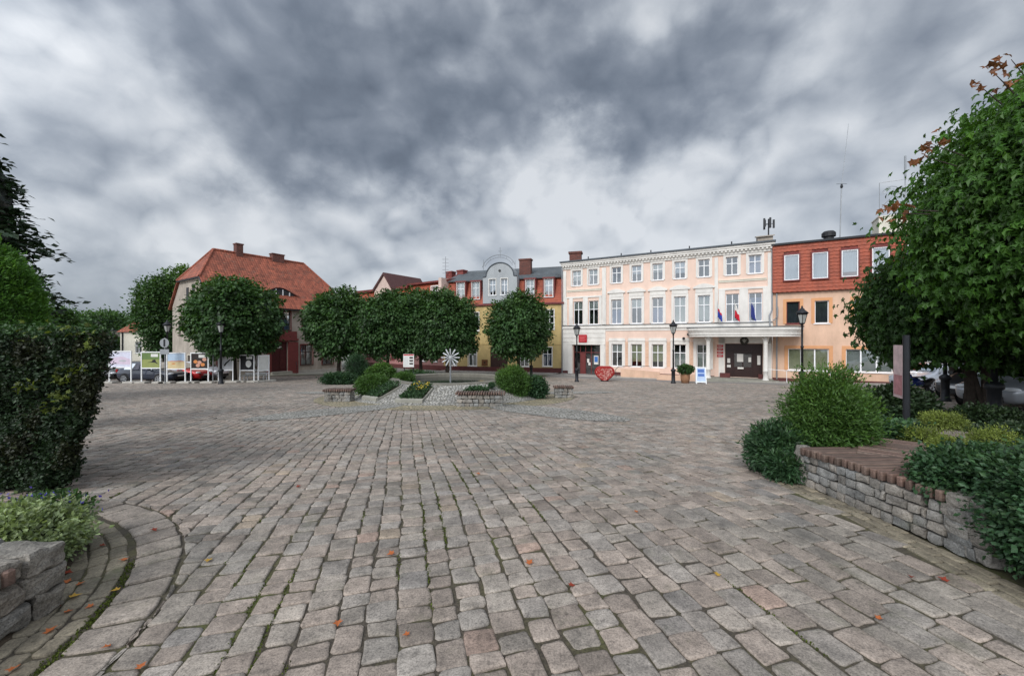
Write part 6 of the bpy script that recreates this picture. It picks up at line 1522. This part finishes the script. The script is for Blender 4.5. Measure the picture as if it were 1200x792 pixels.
# ------------------------------------------------------------------ cars
def make_car(label,col,x,y,rz,L_=4.2,H=1.48,Wd=1.74,suv=0):
    t=thing('parked_car',label,'car',(x,y,gz(y)),rz,'parked cars'); w=Wd/2
    st=[(0,.62,.36,.58),(.06,.78,.24,.70),(.35,.9,.2,.80),(.85,.97,.2,.90),(1.15,.98,.2,.97),(1.85,1,.2,H-.10),(2.3,1,.2,H-.01),(2.9,1,.2,H),(3.5,.98,.2,H-.06),(3.95,.95,.22,H-.42 if not suv else H-.25),(4.15,.88,.26,.98),(4.2,.78,.36,.9)]
    k=L_/4.2; belt=.93; P=[]
    def sec(sx,sw,zl,zt):
        ww=w*sw; cab=zt>belt+.12
        rw=ww*(.76 if cab else .72); bz=belt if cab else zt-.05
        half=[(0,zl),(ww*.86,zl),(ww*.99,zl+.16),(ww,belt*.66),(ww*.97,bz),(rw,zt-.05 if cab else zt-.012),(rw*.72,zt-.005),(0,zt)]
        return half
    rows=[]
    for (sx,sw,zl,zt) in st:
        h=sec(sx,sw,zl,zt); rows.append([(sx*k-L_/2,-yy,zz) for yy,zz in h]+[(sx*k-L_/2,yy,zz) for yy,zz in h[-2:0:-1]])
    n=len(rows[0]); V=[p for r_ in rows for p in r_]; F=[tuple(range(n-1,-1,-1)),tuple((len(rows)-1)*n+i for i in range(n))]
    for i in range(len(rows)-1):
        for j in range(n): q=(j+1)%n; F.append((i*n+j,i*n+q,(i+1)*n+q,(i+1)*n+j))
    m=MB(); m.add(V,F); b=m.build('body',col,t,True); md=b.modifiers.new('s','SUBSURF'); md.levels=1; md.render_levels=2
    lerp=lambda a,c,f:tuple(a[i]+(c[i]-a[i])*f for i in range(3))
    for side in (1,-1):
        for (i0,i1,f0,f1) in ((4,6,.35,.97),(6,8,.06,.97),):
            pts=[]
            lo=[lerp(rows[i][4],rows[i][5],.08) for i in range(i0,i1+1)]; hi=[lerp(rows[i][4],rows[i][5],.84) for i in range(i0,i1+1)]
            if i0==4: lo[0]=lerp(lo[0],lo[1],.30); hi[0]=lerp(hi[0],hi[1],.62); hi[0]=(hi[0][0],hi[0][1],hi[0][2])
            else: lo[0]=lerp(lo[0],lo[1],.1); hi[0]=lerp(hi[0],hi[1],.1)
            m=MB(); out_=.012
            for q in range(len(lo)-1):
                m.add([(p[0],side*(abs(p[1])+out_)*-1 if side>0 else abs(p[1])+out_,p[2]) for p in (lo[q],lo[q+1],hi[q+1],hi[q])],[(0,1,2,3)])
            m.build('window',M['carglass'],t)
        hx=rows[2][4]; 
        m=MB(); yy=side*w*.62; m.lathe([(0,-.06),(.12,-.05),(.17,0),(.12,.05),(0,.06)],12); m.xf(0,lambda x_,y_,z_:(x_*1.1-L_/2+.22,yy+y_*1.15,.68+z_*1.3)); m.build('headlight',M['hlight'],t,True)
        m=MB(); yy2=side*w*.76; m.box(L_/2-.14,L_/2-.0,yy2-.11,yy2+.11,.78,.98); m.build('tail_light',M['tail'],t)
        m=MB(); yy3=side*(w+.06); m.box(-L_/2+1.42*k,-L_/2+1.54*k,yy3-.08,yy3+.08,.93,1.06); m.build('mirror',col,t)
        for wx in (-L_/2+.80*k,L_/2-.78*k):
            m=MB(); ys=side*(w-.07); m.lathe([(.12,-.09),(.27,-.1),(.315,-.07),(.32,0),(.315,.07),(.27,.1),(.12,.09)],22,caps=True); m.xf(0,lambda x_,y_,z_:(x_+wx,ys+z_,y_+.318)); wh=m.build('wheel',M['tyre'],t,True)
            m=MB()
            for q in range(5): a=q*1.2566; m.prism([(.03*math.cos(a+1.57)+.02*math.cos(a),.03*math.sin(a+1.57)+.02*math.sin(a)),(.03*math.cos(a-1.57)+.02*math.cos(a),.03*math.sin(a-1.57)+.02*math.sin(a)),(.2*math.cos(a-.2),.2*math.sin(a-.2)),(.2*math.cos(a+.2),.2*math.sin(a+.2))],-.012,.012)
            m.lathe([(.19,-.012),(.225,-.016),(.225,.012),(.19,.012)],20,caps=False); 
            m.v=[(a_,b_,c_) for a_,b_,c_ in m.v]; nn=len(m.v); cut=nn-80
            m.v=[(p[0],p[1],p[2]) if i<cut else (p[0],p[2],p[1]) for i,p in enumerate(m.v)]
            m.xf(0,lambda x_,y_,z_:(x_+wx,ys+side*(.098+.01)+y_,z_+.318)); m.build('rim',M['rim'],wh)
            m=MB(); m.lathe([(0.001,0),(.385,0),(.385,.02),(0.001,.02)],20); m.xf(0,lambda x_,y_,z_:(x_+wx,side*(w-.015)*1.0+z_*side*.1,y_+.335)); m.build('wheel_arch',M['black'],t)
    for (i0,i1,nm) in ((4,5,'windscreen'),(8,9,'rear_window')):
        a,b_=rows[i0],rows[i1]
        pts=[lerp(a[4],b_[5],.1),lerp(a[4],b_[5],.92)] if i0==4 else [lerp(a[5],b_[5],.15),lerp(a[5],b_[5],.9)]
        if i0==4: p0=(a[7][0]+.02,a[4][1]*.86,a[7][2]+.03); p1=(b_[7][0]-.06,b_[5][1]*.94,b_[7][2]-.02)
        else: p0=(a[7][0]+.06,a[5][1]*.92,a[7][2]+.0); p1=(b_[7][0]-.03,b_[5][1]*1.0,b_[7][2]+.05)
        m=MB(); up=.03; m.add([(p0[0],p0[1],p0[2]+up),(p0[0]-.05*(1 if i0==4 else -1)*0,0,p0[2]+up+.02),(p0[0],-p0[1],p0[2]+up),(p1[0],-p1[1],p1[2]+up),(p1[0],0,p1[2]+up+.02),(p1[0],p1[1],p1[2]+up)],[(0,1,4,5),(1,2,3,4)]); m.build(nm,M['carglass'],t)
    m=MB(); m.box(-L_/2-.012,-L_/2+.1,-.45,.45,.28,.46); m.build('grille',M['black'],t); m=MB(); m.box(-L_/2-.02,-L_/2-.008,-.26,.26,.47,.58); m.build('number_plate',M['wframe'],t)
    return t
make_car('dark blue grey car parked behind the bird and sand display boards',paint('dark_blue_paint',lin(44,50,66)),-25.85,28.95,R(180-6),4.3,1.52,1.76,1)
make_car('red car with its nose behind the orange flower board',paint('red_paint',lin(196,26,32)),-24.95,30.35,R(180-4),3.9,1.46,1.66)
make_car('white car whose nose shows just past the red car',paint('white_paint',lin(214,218,226)),-24.9,31.95,R(180-3),4.1,1.45,1.64)
make_car('black car mostly hidden behind the hedge end',paint('black_paint',lin(24,26,30)),-31.0,29.6,R(180+4),4.3,1.46,1.74)
make_car('silver car with pale windscreen parked under the maples at the right edge',paint('silver_paint',lin(158,162,168)),17.0,13.3,R(16),4.4,1.5,1.78)
make_car('dark car with green tinted glass behind the silver car',paint('charcoal_paint',lin(60,62,66)),19.2,16.0,R(14),4.3,1.5,1.76)
make_car('white car far back between the maple trunks',paint('white_paint',lin(214,218,226)),22.6,21.6,R(10),4.1,1.46,1.7)
make_car('red car glimpsed far back between the maple trunks',paint('red_paint',lin(186,40,36)),26.5,21.9,R(8),4.1,1.46,1.7)

t=thing('motorcycle','motorcycle with a white and blue front fairing under the maples','motorcycle',(12.4,12.3,gz(12.3)),R(200))
for wx in (-.68,.68):
    m=MB(); a=0; N_=24
    for i in range(N_): pass
    ring=[(.27*math.cos(q)+wx,0,.3+.27*math.sin(q)) for q in np.linspace(0,2*math.pi,25)]; m.tube(ring,.05,8,False); w_=m.build('wheel',M['tyre'],t,True); m=MB()
    for q in np.linspace(0,math.pi,5)[:-1]: m.tube([(wx-.24*math.cos(q),0,.3-.24*math.sin(q)),(wx+.24*math.cos(q),0,.3+.24*math.sin(q))],.01,5)
    m.build('spokes',M['rim'],w_)
m=MB(); m.tube([(.68,0,.3),(.42,0,1.0)],.03,8); m.tube([(-.68,0,.3),(-.1,0,.35),(.3,0,.75)],.035,8); m.lathe([(.05,-.12),(.2,-.1),(.2,.1),(.05,.12)],12,(0,0,.42)); m.build('frame',M['metal'],t)
m=MB(); m.tube([(.3,0,.82),(.1,0,.88),(-.2,0,.8)],[.08,.15,.1],10); m.build('tank',mk('blue_lacquer',lin(40,60,130),.3,.1,3,0),t,True)
m=MB(); m.tube([(-.15,0,.8),(-.45,0,.78),(-.8,0,.88)],[.1,.13,.06],10); m.build('seat',M['black'],t,True)
m=MB(); m.tube([(.36,-.36,1.05),(.42,0,1.02),(.36,.36,1.05)],.018,6); m.build('handlebar',M['metal'],t); m=MB(); m.lathe([(0,-.14),(.12,-.1),(.17,0),(.13,.1),(0,.16)],12,(.56,0,.92)); m.build('fairing',M['wframe'],t,True); m=MB(); m.lathe([(.05,0),(.16,.03),(.12,.12),(0,.15)],12,(.54,0,1.0)); m.build('screen',mk('blue_screen',lin(44,72,170),.2,.1,3,0),t,True)

# sign post by the right planter
t=thing('notice_post','pale pink notice panel on a dark post under the maples','sign',(7.72,7.85,gz(7.85)),R(63))
m=MB(); m.tube([(0,0,-.1),(0,0,2.0)],.055,10); m.build('post',M['metal'],t)
m=MB(); m.box(.07,.55,-.01,.03,.74,1.80); pn=m.build('panel',mk('faded_pink_print',lin(196,172,172),.6,.25,6,0),t); m=MB(); m.box(.11,.51,.0305,.036,.8,1.2); m.build('print',mk('faded_red_print',lin(168,116,120),.6,.3,8,0),pn)

# ------------------------------------------------------------------ fallen leaves
rg=random.Random(21)
def leaf_mesh_(nm,seed):
    T,F=LEAF['maple']; r_=random.Random(seed); V=[(x*.055,(y-.4)*.055,.004+abs(x)*.018+.012*r_.random()*(y*y)) for x,y,z in T]; m=MB(); m.add(V,F); me=m.mesh(nm,M['litter']); at=me.color_attributes.new('col','FLOAT_COLOR','POINT'); return me,at
lm={}
for key,c in (('orange',(1,1,1)),('red',(.55,.3,.45)),('yellow',(1.1,2.3,1.2))):
    me,at=leaf_mesh_('fallen_leaf',len(key)); a=np.ones((len(me.vertices),4),np.float32); a[:,:3]=c; at.data.foreach_set('color',a.ravel()); lm[key]=me
for (px,py,k_) in ((74,668,'red'),(80,672,'red'),(62,700,'red'),(66,712,'red'),(72,690,'orange'),(80,682,'orange'),(95,685,'orange'),(145,657,'orange'),(135,693,'yellow'),(80,718,'orange'),(60,740,'orange'),(15,786,'orange'),(120,640,'red'),(124,760,'orange'),(166,782,'orange'),(180,622,'red'),(244,658,'yellow'),(396,732,'orange'),(458,650,'orange'),(476,745,'orange'),(670,687,'red'),(621,660,'orange'),(840,674,'yellow'),(1068,677,'red'),(1105,680,'red'),(1030,725,'orange'),(105,712,'orange'),(88,700,'yellow'),(560,555,'orange'),(745,600,'orange'),(350,570,'red')):
    D=470*1.7/(py-398); D=D if D<4 else 470*(1.7+.055*(D-4))/(py-398); x=(px-600)/470*D
    o=link('fallen_leaf',lm[k_]); o.location=(x,D,gz(D)+.006); o.rotation_euler=(rg.uniform(-.2,.2),rg.uniform(-.2,.2),rg.uniform(0,6.28)); s=rg.uniform(.7,1.1); o.scale=(s,s,s)
    near=px<170
    tag(o,k_+(' fallen leaf lying by the left planter edging' if near else ' fallen leaf lying out on the open setts'),'leaf',k_+(' leaves by the left planter' if near else ' leaves on the open setts'))
